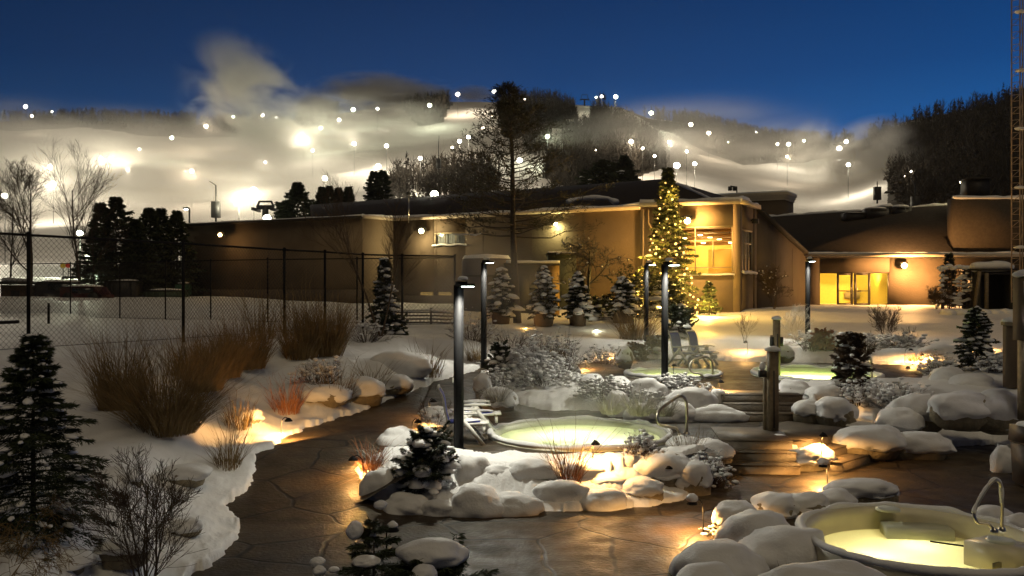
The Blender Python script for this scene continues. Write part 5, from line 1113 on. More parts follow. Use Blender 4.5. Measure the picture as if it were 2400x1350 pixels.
# ================================================================ FENCES
wire_m = mat('fence_wire', (.035, .030, .026), .6, .3, var=.1)
def fence(name, label, posts, H, wire, gap, group=None, prad=.035, brace=None):
    """posts: list of (x, y, ground z)"""
    t = thing(name, label, 'fence', posts[0])
    for p in posts:
        m = MB(); m.tube([(p[0], p[1], p[2] - .1), (p[0], p[1], p[2] + H)], prad, 8); m.lathe((p[0], p[1], p[2] + H), [(prad * 1.3, 0), (prad * 1.2, .05), (.001, .08)], 8); m.build('post', black_m, t)
    m = MB(); m.tube([(p[0], p[1], p[2] + H - .02) for p in posts], prad * .75, 6); m.build('top_rail', black_m, t)
    m = MB(); m.tube([(p[0], p[1], p[2] + .08) for p in posts], .008, 4); m.build('bottom_wire', black_m, t)
    m = MB(); seg = []
    for a, b in zip(posts[:-1], posts[1:]):
        a = v2(a); b = v2(b); L = np.linalg.norm((b - a)[:2]); h = H - .1; n = int((L + h) / gap)
        for sg in (1, -1):
            for i in range(n + 1):
                s0 = i * gap - h; k0, k1 = max(0, -s0), min(h, L - s0)
                if k1 - k0 < .05: continue
                A = []
                for k in (k0, k1):
                    u = (s0 + k) / L; u = u if sg > 0 else 1 - u; c = a + (b - a) * u; A.append((c[0], c[1], c[2] + .08 + k))
                seg.append(A)
    sg_ = np.array(seg); d = sg_[:, 1] - sg_[:, 0]; d /= np.linalg.norm(d, axis=1, keepdims=True)
    nrm = np.cross(d, np.array((1., .6, 0))); nrm /= np.linalg.norm(nrm, axis=1, keepdims=True); n2 = np.cross(d, nrm)
    th = np.arange(3) * 2.094; ring = (np.cos(th)[None, :, None] * nrm[:, None, :] + np.sin(th)[None, :, None] * n2[:, None, :]) * wire
    V = np.concatenate([sg_[:, 0][:, None, :] + ring, sg_[:, 1][:, None, :] + ring], 1).reshape(-1, 3); i = np.arange(len(seg))[:, None] * 6
    m.add(V, np.concatenate([i + np.array([[0, 1, 4, 3]]), i + np.array([[1, 2, 5, 4]]), i + np.array([[2, 0, 3, 5]])], 0)); m.build('wire_mesh', wire_m, t); return t
fence('chain_link_fence', 'tall chain link fence of the tennis court, near side with the thick dark posts', [(-16.8, 15.0, 1.95), (-12.7, 23.2, 1.95), (-10.27, 27.6, 1.95), (-8.3, 32.2, 1.95), (-7.2, 34.0, 1.95), (-6.2, 36.7, 1.95), (-4.7, 37.8, 1.95), (-2.5, 38.6, 1.95)], 3.06, .0042, .15, prad=.05)
fence('chain_link_fence', 'chain link fence along the far side of the tennis court', [(-34, 50.5, 1.95), (-29, 49.2, 1.95), (-24.0, 48.0, 1.95), (-20.6, 46.4, 1.95), (-17.5, 44.6, 1.95), (-14.6, 42.8, 1.95), (-11.4, 41.2, 1.95), (-7.0, 39.9, 1.95), (-2.52, 38.75, 1.95)], 3.0, .007, .2, prad=.035)
t = thing('net_post', 'short black net post standing alone in the snowy tennis court', 'post', P(114, 766, 39)); m = MB(); m.tube([P(114, 768, 39), P(114, 712, 39)], .055, 8); m.lathe(P(114, 712, 39), [(.06, 0), (.05, .03), (.001, .04)], 8); m.build('tube', black_m, t)
m = MB(); m.box(P(114, 722, 38.93), (.05, .06, .12)); m.build('crank', black_m, t)
t = thing('windbreak_roll', 'dark rolled windscreen tied low along the near fence at the far left', 'windscreen', (-13.0, 23.0, 2.6)); m = MB(); m.tube([(-16.7, 15.2, 2.75), (-14.8, 19.1, 2.70), (-12.85, 23.0, 2.72)], [.045, .05, .045], 8); m.build('roll', black_m, t)
m = MB()
for q in ((-15.6, 17.4), (-13.8, 21.1)): m.lathe((q[0], q[1], 2.66), [(.06, 0), (.06, .1)], 8)
m.build('tie', wire_m, t)
# slatted snow fence behind the first lamp post
t = thing('slat_fence', 'low fence of dark horizontal slats behind the nearest lamp post', 'fence', P(990, 790, 41)); slat_m = mat('dark_slats', (.07, .055, .05), .8, var=.2)
cs = [P(905, 800, 41), P(1010, 800, 40.5), P(1070, 800, 42)]
for a, b, w in ((cs[0], cs[1], 1.45), (cs[1], cs[2], 1.4)):
    m = MB()
    for k in range(9): m.beam(a + [0, 0, .1 + k * .155], b + [0, 0, .1 + k * .155], .03, .06)
    m.build('slat_panel', slat_m, t)
for c in cs: m = MB(); m.box(c + [0, .06, .75], (.09, .09, 1.6)); m.build('post', slat_m, t)
snow_ridge([cs[0] + [0, 0, 1.42], cs[1] + [0, 0, 1.44], cs[2] + [0, 0, 1.38]], .05, 'snow', t, .5, seed=9)

# ================================================================ PUMP HOUSE, TANK, BACKDROP SHEDS
s = 50 / F; c = P(1140, 745, 50)
t = thing('storage_tank', 'wide grey round tank with snow on its flat dome, left of the pine trunk', 'tank', c)
m = MB(); m.lathe(c, [(58 * s, -.2), (58 * s, 132 * s), (54 * s, 140 * s), (.001, 144 * s)], 36); m.build('shell', mat('tank_grey', (.11, .10, .105), .6, var=.1), t, smooth=True)
m = MB(); m.lathe(c, [(59 * s, 96 * s), (60 * s, 98 * s), (59 * s, 100 * s)], 36); m.build('hoop', dark_m, t, smooth=True); m = MB(); m.lathe(c, [(57 * s, 138 * s), (52 * s, 146 * s), (.001, 150 * s)], 36); m.build('snow', snow_cap, t, smooth=True)
c = P(1232, 740, 48.5); s = 48.5 / F
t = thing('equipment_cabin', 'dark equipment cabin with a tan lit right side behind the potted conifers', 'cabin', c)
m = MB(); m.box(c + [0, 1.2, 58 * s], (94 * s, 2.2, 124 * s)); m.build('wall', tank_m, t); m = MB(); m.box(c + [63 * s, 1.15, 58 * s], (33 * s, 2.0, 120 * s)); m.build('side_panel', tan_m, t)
m = MB(); m.box(c + [14 * s, 1.2, 121.5 * s], (132 * s, 2.5, 3 * s)); m.build('roof', dark_m, t); snow_ridge([c + [-46 * s, .1, 125 * s], c + [80 * s, .1, 125 * s]], .09, 'snow', t, .5, seed=10)
m = MB(); m.box(c + [-10 * s, .07, 50 * s], (36 * s, .06, 90 * s)); m.build('door', dark_m, t)
c = P(1318, 720, 51.5); t = thing('equipment_cabin', 'taller dark green cabin half hidden behind the tan sided one', 'cabin', c); s = 51.5 / F
m = MB(); m.box(c + [0, 1, 58 * s], (66 * s, 2, 130 * s)); m.build('wall', mat('cabin_green', (.045, .055, .045), .7, var=.2), t); m = MB(); m.box(c + [0, 1, 125 * s], (72 * s, 2.3, 5 * s)); m.build('roof', dark_m, t); snow_ridge([c + [-34 * s, .2, 129 * s], c + [36 * s, .2, 129 * s]], .08, 'snow', t, .5, seed=11)
def truck(label, px, base_py, Y, L, H, seed, cab=True, col=(.03, .03, .034)):
    c = P(px, base_py, Y); bm_ = mat('van_paint_%d' % seed, col, .35, .2, var=.1); t = thing('parked_van', label, 'van', c)
    m = MB(); q = [(-.5, .18), (.5, .18), (.5, .52), (.42, .56), (.30, .98), (-.42, 1.0), (-.5, .9)]; n = len(q)
    V = [(c[0] + x * L, c[1] + y, c[2] + z * H) for y in (-.9, .9) for x, z in q]; m.add(V, [[i, (i + 1) % n, n + (i + 1) % n, n + i] for i in range(n)])
    m.Fc.append(np.array([[0, 1, 2, 3, 4, 5, 6]])); m.Fc.append(np.array([[13, 12, 11, 10, 9, 8, 7]])); m.build('body', bm_, t)
    m = MB(); m.box((c[0] + .05 * L, c[1] - .915, c[2] + .76 * H), (.5 * L, .02, .26 * H)); m.build('window', mat('van_glass', (.02, .025, .03), .1, var=0), t)
    for x in (-.3, .3):
        m = MB(); th = np.linspace(0, 2 * math.pi, 17); m.tube([(c[0] + x * L, c[1] - .95, c[2] + .36), (c[0] + x * L, c[1] - .72, c[2] + .36)], .36, 16); m.build('wheel', dark_m, t)
    m = MB(); m.blob((c[0] - .06 * L, c[1], c[2] + H), (.40 * L, .85, .14), 3, .1, 1.2, seed, .3); m.build('snow', snow_cap, t, smooth=True)
truck('dark van parked beyond the tennis court, near the left hut', 150, 712, 58, 2.9, 1.45, 1)
truck('dark maroon car parked right of the van beyond the tennis court', 205, 712, 56, 2.6, 1.1, 2, col=(.06, .015, .015))
def bin_(label, px0, px1, py0, py1, Y, col, seed):
    c = P((px0 + px1) / 2, py1, Y); w = (px1 - px0) / F * Y; hh = (py1 - py0) / F * Y; t = thing('dumpster', label, 'dumpster', c); mm_ = mat('dumpster_%d' % seed, col, .6, .2, var=.2)
    m = MB(); m.box(c + [0, .6, hh / 2], (w, 1.3, hh), taper=1.04)
    for k in range(6): m.box(c + [w * (-.42 + .168 * k), -.09, hh * .5], (.06, .06, hh * .86))
    m.build('body', mm_, t); m = MB(); m.box(c + [0, .6, hh + .03], (w * 1.06, 1.4, .07)); m.build('lid', dark_m, t)
    m = MB(); m.blob(c + [0, .6, hh + .06], (w * .5, .65, .12), 3, .1, 1.2, seed, .3); m.build('snow', snow_cap, t, smooth=True)
bin_('black skip container beyond the tennis court in front of the spruces', 246, 315, 660, 706, 60, (.035, .035, .035), 1)
bin_('long low green skip beside the building end', 338, 425, 682, 710, 61, (.05, .075, .045), 2)
bin_('small green bin at the corner of the building', 411, 434, 666, 692, 63, (.03, .10, .06), 3)
c = P(28, 712, 56); s = 56 / F; t = thing('ticket_hut', 'small dark wooden hut at the far left beyond the tennis court', 'hut', c)
m = MB(); m.box(c + [0, .8, 22 * s], (52 * s, 1.6, 44 * s)); m.build('wall', mat('hut_wood', (.10, .06, .035), .8, var=.3, scale=8), t); m = MB(); m.box(c + [0, .8, 49 * s], (70 * s, 2.2, 7 * s)); m.build('roof', dark_m, t)
m = MB(); m.box(c + [8 * s, -.02, 22 * s], (20 * s, .05, 18 * s)); m.build('shutter', dark_m, t); snow_ridge([c + [-34 * s, .6, 55 * s], c + [34 * s, .6, 55 * s]], .14, 'snow', t, .3, seed=12)
# kiosk-like lit stall with red and yellow lanterns behind the thin trees
c = P(240, 665, 90); s = 90 / F; t = thing('lift_kiosk', 'small lift kiosk in the bright snow behind the slender leafless tree', 'kiosk', c)
m = MB(); m.box(c + [0, 0, 14 * s], (34 * s, 2, 34 * s)); m.build('wall', mat('kiosk_wall', (.12, .16, .14), .7), t); m = MB(); m.box(c + [0, 0, 33 * s], (44 * s, 2.6, 4 * s)); m.build('roof', dark_m, t); m = MB(); m.box(c + [0, -1.02, 16 * s], (18 * s, .06, 12 * s)); m.build('window', curtb_m, t)
for (px, col, nm, lb) in ((148, (.75, .50, .05), 'yellow', 'yellow disc sign hanging left of the red one beyond the fence'), (160, (.60, .05, .03), 'red', 'red disc sign hanging between two thin trees beyond the fence')):
    t = thing('disc_sign', lb, 'sign', P(px, 628, 80)); m = MB(); m.tube([P(px, 655, 80), P(px, 618, 80)], .04, 5); m.build('pole', dark_m, t)
    m = MB(); q = P(px, 622, 79.9); m.tube([q, q - [0, .06, 0]], .24, 16); m.build('disc', mat('sign_' + nm, col, .5, var=0), t)
# trellis, shed and snowy low hedge on the right
Y = 55; s = Y / F; c = P(2250, 722, Y); t = thing('garden_trellis', 'square lattice trellis thick with snow, left of the black shed', 'trellis', c)
m = MB()
for px in (2209, 2290): m.box(P(px, 672, Y), (.14, .14, 104 * s))
m.beam(P(2209, 628, Y), P(2290, 628, Y), .12, .12); m.build('frame', slat_m, t)
m = MB()
for k in range(9): m.beam(P(2212 + 9 * k, 632, Y + .02), P(2212 + 9 * k, 722, Y + .02), .05, .04)
for k in range(9): m.beam(P(2212, 636 + 10 * k, Y + .06), P(2288, 636 + 10 * k, Y + .06), .04, .05)
m.build('lattice', slat_m, t)
m = MB(); rr_ = np.random.RandomState(4)
for k in range(9): m.blob(P(2206 + 10 * k + 3 * rr_.randn(), 628 + 2 * rr_.randn(), Y - .05), (.26, .3, .17), 2, .15, 1.5, k, .6)
for k in range(40): m.blob(P(2207 + 82 * rr_.rand(), 640 + 78 * rr_.rand(), Y - .06), (.20 * rr_.rand() + .1, .10, .10), 2, .2, 1.5, k, .6)
for k in range(7): m.blob(P(2207, 634 + 12 * k, Y - .08), (.16, .16, .13), 2, .2, 1.5, k + 60, .6)
m.build('snow_clumps', snow_cap, t, smooth=True)
c = P(2332, 726, 54); s = 54 / F; t = thing('garden_shed', 'black open fronted shed under a bulging snow roof at the right', 'shed', c)
m = MB(); m.box(c + [0, 1.6, 48 * s], (92 * s, .1, 96 * s)); m.box(c + [44 * s, .8, 48 * s], (4 * s, 1.6, 96 * s)); m.box(c + [-34 * s, .8, 48 * s], (4 * s, 1.6, 96 * s)); m.build('wall', dark_m, t)
m = MB(); m.beam(P(2284, 726, 53.6), P(2296, 636, 53.6), .16, .16); m.beam(P(2312, 726, 53.8), P(2312, 640, 53.8), .2, .14); m.build('post', wood_m, t)
m = MB(); m.beam(c + [-44 * s, .1, 86 * s], c + [46 * s, .1, 86 * s], .16, .18); m.box(c + [0, .8, 94 * s], (98 * s, 2.0, 5 * s)); m.build('roof', dark_m, t); snow_ridge([c + [-46 * s, .4, 99 * s], c + [50 * s, .4, 101 * s]], .26, 'snow', t, .3, seed=13)
c = P(2295, 760, 50); s = 50 / F; t = thing('stone_bench_wall', 'long low wall capped by humped snow in front of the black shed', 'wall', c)
m = MB(); m.box(c + [0, .3, 8 * s], (158 * s, .5, 22 * s)); m.build('stones', rock_m, t)
for k in range(6):
    m = MB(); m.blob(c + [(-68 + 27 * k) * s, .2, 24 * s], (20 * s, .42, 12 * s), 3, .12, 1.3, k, .7); m.build('snow_hump', snow_cap, t, smooth=True)
# ---- lattice mast
def mast():
    Y = 45.0; s = Y / F; c = P(2382, 640, Y); t = thing('lattice_mast', 'tall steel lattice mast with snowy joints at the right frame edge', 'mast', c); mm_ = mat('galvanised', (.34, .26, .19), .6, .3, var=.2)
    m = MB(); z0, z1 = c[2] - 1.5, 21.0; L3 = [(c[0] - 11 * s, Y), (c[0] + 2 * s, Y - .25), (c[0] + 20 * s, Y + .2)]
    for x, y in L3: m.tube([(x, y, z0), (x, y, z1)], .035, 5)
    m.build('leg', mm_, t); m = MB(); st_ = .32; n = int((z1 - z0) / st_)
    for k in range(n):
        za, zb = z0 + k * st_, z0 + (k + 1) * st_
        m.beam((*L3[0], za), (*L3[1], za if k % 2 else zb), .022, .022); m.beam((*L3[0], zb), (*L3[1], zb), .02, .02)
        if k % 3 == 0: m.beam((*L3[1], za), (*L3[2], zb + .5), .03, .03)
    m.build('bracing', mm_, t); m = MB()
    for py in (-60, 28, 166, 302, 440, 580): m.blob(P(2392, py, Y - .2), (.30, .25, .10), 2, .25, 2, py * .1, .6)
    m.build('snow_clumps', snow_cap, t, smooth=True)
mast()
# ================================================================ LAMP POSTS
def lamp_post(label, px, base_py, top_py, Y, ang, e):
    b = P(px, base_py, Y); z1 = P(px, top_py, Y)[2]; t = thing('lamp_post', label, 'lamp post', b, 'slim black lamp posts around the pools'); w = .135; a = math.radians(ang)
    d = np.array((math.sin(a), -math.cos(a), 0)); pa = a + .35
    m = MB(); m.box((b[0], b[1], (b[2] + z1) / 2 - .1), (w, w, z1 - b[2] + .2), pa); m.build('pole', black_m, t)
    m = MB(); m.box((b[0], b[1], b[2] + .12), (w + .05, w + .05, .05), pa); m.build('collar', black_m, t)
    hc = b * [1, 1, 0] + [0, 0, z1 - .02] + d * .25
    m = MB(); m.box(hc + [0, 0, .02], (.17, .46, .05), a); m.box(hc - d * .14 + [0, 0, .065], (.15, .2, .05), a); m.build('lamp_head', black_m, t)
    lc = hc + d * .10; m = MB(); m.box(lc - [0, 0, .010], (.13, .25, .014), a); m.build('lens', led_e, t)
    m = MB(); m.blob(hc - d * .10 + [0, 0, .13], (.10, .14, .07), 3, .2, 1.6, px * .1, .4); m.build('snow_cap', snow_cap, t, smooth=True)
    lamp('SPOT', e, (1, .96, .80), lc - [0, 0, .035], t, .05, 160, .6, aim=lc - [0, 0, 1] + d * .25)
lamp_post('nearest and tallest black lamp post, left of the middle hot pool', 1075, 1068, 668, 16.8, 32, 430)
lamp_post('second black lamp post, standing in the snowy shrubs left of the upper planter', 1134, 855, 615, 28.4, 35, 300)
lamp_post('black lamp post in the upper planter, front one of the twin posts', 1558, 908, 620, 23.2, 35, 480)
lamp_post('black lamp post on the far snow, rear one of the twin posts', 1515, 812, 620, 35.8, 35, 260)
lamp_post('slim black lamp post at the lawn edge in front of the entrance wing', 1893, 806, 612, 35.2, 10, 300)
# ================================================================ GARDEN PATH LIGHTS
WARM = (1.0, .50, .14)
def path_light(label, hx, hy, bx, by, Y, e, ball=0, lit=True, up=None, dY=0.0, col=WARM, spot=172, fix=True):
    if fix:
        b = hit(bx, by); Y = b[1]
    else: b = P(bx, by, Y)
    h_ = P(hx, hy, Y); t = thing('path_light', label, 'garden light', b, 'gooseneck garden lights')
    d = h_ - b; k = 1 if d[0] >= 0 else -1
    pts = smooth_path([b - [0, 0, .1], b + [0, 0, .6 * d[2]], b + [d[0] * .1, 0, d[2] * .98], b + [d[0] * .55, 0, d[2] + .06], h_ + [0, 0, .035]], 4)
    m = MB(); m.tube(pts, .0085, 6); m.build('stem', black_m, t)
    m = MB(); m.lathe(h_, [(.02, .05), (.045, .035), (.085, -.015), (.08, -.022), (.03, .01), (.001, .012)], 14); m.build('hood', black_m, t, smooth=True)
    if lit:
        m = MB(); m.blob(h_ - [0, 0, .008], (.028, .028, .022), 1, 0); m.build('bulb', path_e, t)
        lamp('SPOT', e * 5.0, col, h_ - np.array((0, .0, .05)), t, .03, spot, .25, aim=up if up is not None else h_ - [0, 0, 1])
    if ball:
        m = MB(); m.blob(h_ + [0, 0, ball * .75], (ball * 1.15, ball, ball), 3, .12, 1.4, hx * .1, .7); m.build('snow_ball', snow_cap, t, smooth=True)
path_light('gooseneck garden light on the left bank above the bright patch of snow', 676, 985, 659, 1036, 20.2, 34, up=P(620, 1040, 18.6))
path_light('gooseneck garden light behind the white folding chair, in front of the lit snow heap', 980, 988, 966, 1012, 19.2, 26, fix=False)
path_light('small hooded garden light glowing in the steam above the lit snow heap', 1016, 940, 1006, 985, 20.9, 18, fix=False)
path_light('gooseneck garden light bent low over the path at the left tip of the front planter', 827, 1076, 851, 1122, 15.6, 11)
path_light('gooseneck garden light with orange lit stem between grass and tall snow cap', 1396, 1039, 1390, 1085, 15.9, 20)
path_light('glaring gooseneck garden light shining on the largest snow dome', 1567, 1095, 1548, 1136, 14.85, 16, up=P(1575, 1120, 15.1))
path_light('garden light wearing a snow ball, on the dark patio between planter and nearest pool', 1622, 1178, 1648, 1250, 13.0, 26, .075, fix=False)
path_light('garden light wearing a snow ball at the right lower steps', 1929, 1091, 1939, 1150, 15.9, 30, .085)
path_light('blazing garden light in the snow heap right of the upper steps', 1938, 936, 1932, 968, 20.9, 22, up=P(1940, 958, 21.2))
path_light('thin garden light with lit hood between the snow lumps and the far snow', 1372, 842, 1373, 872, 27.5, 30)
path_light('dark hooded garden light over the warm snow before the lawn, centre', 1747, 802, 1752, 830, 31.5, 14)
path_light('bright garden light at the lawn edge by the dark snow topped boulder', 2162, 832, 2160, 848, 28.0, 26)
path_light('dark gooseneck garden light left of the bright one at the lawn edge', 2135, 820, 2121, 852, 28.3, 24)
path_light('low garden light by the terrace edge under the dark gooseneck one', 2128, 862, 2126, 872, 27.6, 10)
path_light('hidden garden light behind the snowy fir, only its orange patch shows', 2308, 800, 2316, 820, 28.5, 18)
path_light('dark hooded garden light beside the snow covered stump', 1459, 817, 1455, 850, 29.0, 28)
path_light('short garden light on the tread of the right lower steps', 1930, 1020, 1926, 1052, 17.4, 22, fix=False)
path_light('unlit garden light capped with snow at the tip of the weeping hemlock', 920, 1240, 906, 1275, 10.6, 0, .055, False, fix=False)
path_light('unlit little garden light with snow cap in front of the small upper pool', 1580, 856, 1579, 895, 25.0, 0, .03, False)
path_light('garden light at the right end of the upper planter, hidden among snow mounds', 1690, 895, 1686, 925, 23.6, 14)
# ground spots by the potted conifers
def ground_spot(label, px, py, Y, e, col, aim):
    c = P(px, py, Y); t = thing('ground_spotlight', label, 'spotlight', c); m = MB(); m.lathe(c - [0, 0, .16], [(.08, 0), (.1, .05), (.11, .13), (.09, .14)], 12); m.build('housing', black_m, t); m = MB(); m.blob(c, (.10, .08, .05), 2, 0); m.build('lens', path_e if col[2] < .5 else led_e, t)
    lamp('POINT', e, col, c + [0, -.05, .16], t, .05)
ground_spot('orange ground spotlight at the foot of the pine, between two potted conifers', 1231, 774, 40.3, 9, (1, .52, .12), None)
ground_spot('pale ground spotlight right of the third potted conifer', 1398, 776, 40.2, 8, (1, .92, .55), None)
ground_spot('tiny orange light left of the pine among dark stalks', 1110, 764, 41.5, 2.5, (1, .4, .1), None)

# ================================================================ FOLDING CHAIRS
def make_chair():
    t = thing('folding_chair', 'white folding chair', 'chair', (0, 0, 0), 'white folding deck chairs by the pools')
    S2 = .29
    for sy in (-1, 1):
        for (a, b) in (((-.02, .60), (.46, .0)), ((.06, .60), (-.48, .0))):
            m = MB(); m.beam((a[0], sy * S2, a[1]), (b[0], sy * S2 + (.02 if a[0] > 0 else -.02) * sy, b[1]), .045, .075); m.build('leg', white_m, t)
        m = MB(); m.box((.05, sy * S2, .635), (.56, .055, .035)); m.build('armrest', white_m, t)
        m = MB(); m.tube(smooth_path([(-.22, sy * .25, .34), (-.30, sy * .25, .62), (-.36, sy * .25, .95), (-.46, sy * .25, 1.14)], 4), .020, 6); m.build('back_post', white_m, t, smooth=True)
        m = MB(); m.beam((-.24, sy * .25, .40), (.40, sy * .25, .43), .03, .05); m.build('seat_rail', white_m, t)
    m = MB(); m.beam((-.455, -.25, 1.13), (-.455, .25, 1.13), .04, .06); m.beam((-.25, -.25, .45), (-.25, .25, .45), .03, .04); m.build('cross_bar', white_m, t)
    m = MB(); q = smooth_path([(-.25, 0, .45), (-.30, 0, .62), (-.355, 0, .95), (-.445, 0, 1.10)], 4); V = np.concatenate([q + [0, -.235, 0], q + [0, .235, 0], q + [.016, -.235, 0], q + [.016, .235, 0]]); n = len(q); i = np.arange(n - 1)
    m.add(V, np.concatenate([np.stack([i, i + 1, i + n + 1, i + n], -1), np.stack([i + 2 * n, i + 3 * n, i + 3 * n + 1, i + 2 * n + 1], -1)])); m.build('back_fabric', blue_m, t)
    m = MB(); m.box((.08, 0, .445), (.60, .46, .02)); m.build('seat', blue_m, t)
    m = MB(); m.beam((.30, -.29, .20), (.30, .29, .20), .03, .03); m.beam((-.30, -.29, .20), (-.30, .29, .20), .03, .03); m.build('stretcher', white_m, t)
    m = MB(); m.box((.46, 0, .30), (.05, .40, .12)); m.box((.46, 0, .425), (.20, .44, .035)); m.build('footrest', white_m, t)
    m = MB(); m.blob((.14, 0, .468), (.26, .18, .03), 3, .15, 1.5, 3, .4)
    for sy in (-1, 1): m.blob((.06, sy * .29, .665), (.20, .028, .014), 2, .15, 2, sy, .4)
    m.build('snow', snow_cap, t, smooth=True); return t
ch = make_chair()
spots = [((-1.02, 17.7, float(ramp(17.75)) + .0), 2, 'white folding chair with blue back right behind the nearest lamp post'), ((5.72, 29.4, 1.0), -48, 'left white folding chair with blue back beside the small upper pool'), ((6.42, 29.9, 1.0), -44, 'right white folding chair with blue back and snowy seat on the upper terrace')]
for i, (loc, rz, lb) in enumerate(spots):
    o = ch if i == 0 else copy_tree(ch); o.location = loc; o.rotation_euler = (0, 0, math.radians(rz)); o['label'] = lb
spare = copy_tree(ch); spare.location = (-.80, 18.9, .5); spare.rotation_euler = (0, 0, math.radians(4)); spare['label'] = 'second white folding chair half hidden behind the one at the nearest lamp post'
# ================================================================ CONTROL POSTS, BIN, GATE POST
def control_post(label, px, base_py, top_py, Y, w, boxes, seed):
    b = P(px, base_py, Y); z1 = P(px, top_py, Y)[2]; t = thing('control_post', label, 'post', b); h_ = z1 - b[2]
    m = MB(); m.box((b[0], b[1], b[2] + h_ / 2 - .1), (w, w * .8, h_ + .2), .25, .97); m.build('post', wood_m, t)
    m = MB(); m.box((b[0] - w * .62, b[1] + .1, b[2] + h_ * .40 - .1), (w * .4, w * .4, h_ * .8), .25); m.build('conduit_board', wood_m, t)
    m = MB(); m.box((b[0], b[1] - w * .44, b[2] + h_ * .42), (.02, .03, h_ * .7), .25); m.build('conduit', dark_m, t)
    for (dx, zz, bw, bh) in boxes:
        m = MB(); m.box((b[0] + dx, b[1], b[2] + zz), (bw, .14, bh)); m.box((b[0] + dx, b[1] - .075, b[2] + zz), (bw * .7, .012, bh * .6)); m.build('switch_box', dark_m, t)
    m = MB(); m.blob((b[0], b[1], z1 + .03), (w * .85, w * .8, .09), 3, .06, 1.5, seed, .35)
    for (dx, zz, bw, bh) in boxes[:1]:
        if len(boxes) == 1: m.blob((b[0] + dx, b[1], b[2] + zz + bh / 2 + .07), (.07, .08, .12), 3, .1, 1.5, seed + 3, .6)
    m.build('snow_cap', snow_cap, t, smooth=True)
control_post('front wooden control post with a snow topped switch box on its left', 1811, 1015, 824, 19.0, .20, [(-.22, 1.28, .15, .14)], 1)
control_post('rear wooden control post with switch boxes on both sides and a domed snow cap', 1820, 890, 750, 25.4, .17, [(-.14, 1.10, .07, .26), (.14, 1.10, .07, .26)], 2)
c = np.array((9.52, 16.1, 0)); t = thing('litter_bin', 'dark brown square litter bin with snow on its lid at the right edge', 'litter bin', c); binm = mat('bin_brown', (.055, .040, .030), .55, var=.15, scale=8)
m = MB(); m.box(c + [0, 0, .40], (.50, .50, .72), .12, 1.08)
for k in range(5): m.box(c + [-.18 + .09 * k, -.262 - .012, .42], (.06, .02, .58), .12)
m.build('body', binm, t); m = MB(); m.box(c + [0, 0, .94], (.60, .60, .30), .12, .94); m.build('lid_hood', binm, t); m = MB(); m.box(c + [-.02, -.29, .95], (.34, .06, .14), .12); m.build('opening', dark_m, t)
m = MB(); m.box(c + [0, 0, .02], (.44, .44, .06), .12); m.build('base', dark_m, t); m = MB(); m.box(c + [0, 0, .785], (.58, .58, .03), .12); m.build('rim', steel_m, t)
m = MB(); m.blob(c + [0, 0, 1.10], (.31, .31, .07), 3, .08, 1.5, 4, .4); m.build('snow_cap', snow_cap, t, smooth=True)
c = P(2414, 985, 18.6); s = 18.6 / F; t = thing('gate_post', 'thick stuccoed gate post with snow cap, icicles and a small lamp at the right edge', 'gate post', c)
m = MB(); m.box(c + [0, .1, 102 * s], (30 * s, .26, 206 * s)); m.build('post', wood_m, t); m = MB(); m.box(c + [.02, .1, 262 * s], (46 * s, .42, 150 * s)); m.build('stucco_head', stucco_m, t)
m = MB(); m.blob(c + [.02, .1, 340 * s], (32 * s, .34, .13), 3, .08, 1.4, 2, .5); m.build('snow_cap', snow_cap, t, smooth=True)
m = MB(); rr_ = np.random.RandomState(8)
for k in range(9): q = c + np.array(((-26 + 5.5 * k) * s, -.20, 326 * s)); m.tube([q, q - [0, 0, .10], q - [0, 0, .18 + .16 * rr_.rand()]], [.016, .010, .002], 5)
m.build('icicle', mat('ice', (.62, .62, .58), .15, var=0), t); q = c + [-4 * s, -.16, 232 * s]; m = MB(); m.box(q + [0, .04, 0], (.09, .08, .26)); m.build('lamp_case', dark_m, t); m = MB(); m.box(q - [0, .012, 0], (.05, .03, .22)); m.build('lamp_glass', emis('lantern_violet', (.95, .86, 1.0), 8, 'NONE'), t); lamp('POINT', 6, (.95, .9, 1), q - [0, .15, 0], t, .04)
c = P(2378, 905, 22.5); s = 22.5 / F; t = thing('snowy_pillar', 'shorter pillar with a snow cushion behind the thick gate post', 'pillar', c); m = MB(); m.box(c + [0, .1, 70 * s], (30 * s, .3, 150 * s)); m.build('shaft', stucco_m, t); m = MB(); m.box(c + [0, .1, 146 * s], (36 * s, .38, 8 * s)); m.build('capstone', rock_m, t); m = MB(); m.blob(c + [0, .1, 152 * s], (22 * s, .25, 10 * s), 3, .1, 1.4, 2, .5); m.build('snow_cap', snow_cap, t, smooth=True)
# ================================================================ LIT CHRISTMAS TREE
Yx = 46.8; bx = at(1565, Yx, -.1); hx = CZ - (392 - 675) / F * Yx - bx[2]
xt = conifer('christmas_tree', 'tall spruce wound with golden lights in front of the corner block', 'tree', bx, hx, 2.15, 91, 190, 100, .24, .045, .22, .28, 60, .12, xmas_m, 1.0, .03)
sl_ = thing('string_lights', 'golden string lights wound around the tall spruce by the corner window', 'string lights', bx)
rr_ = np.random.RandomState(17); bl = []; NB = 100; proto = None
for k in range(NB):
    f = 1 - ((k + .5) / NB) ** .62; az = k * 2.4 + rr_.rand() * .6; az = -math.pi / 2 + ((az + math.pi) % (2 * math.pi) - math.pi) * .62
    r_ = (1.72 * (1 - f) + .1) * (.72 + .26 * rr_.rand()); bl.append(bx + np.array((r_ * math.cos(az), r_ * math.sin(az), f * (hx - .15) + .12)))
V, Fs = ico(1); me = None
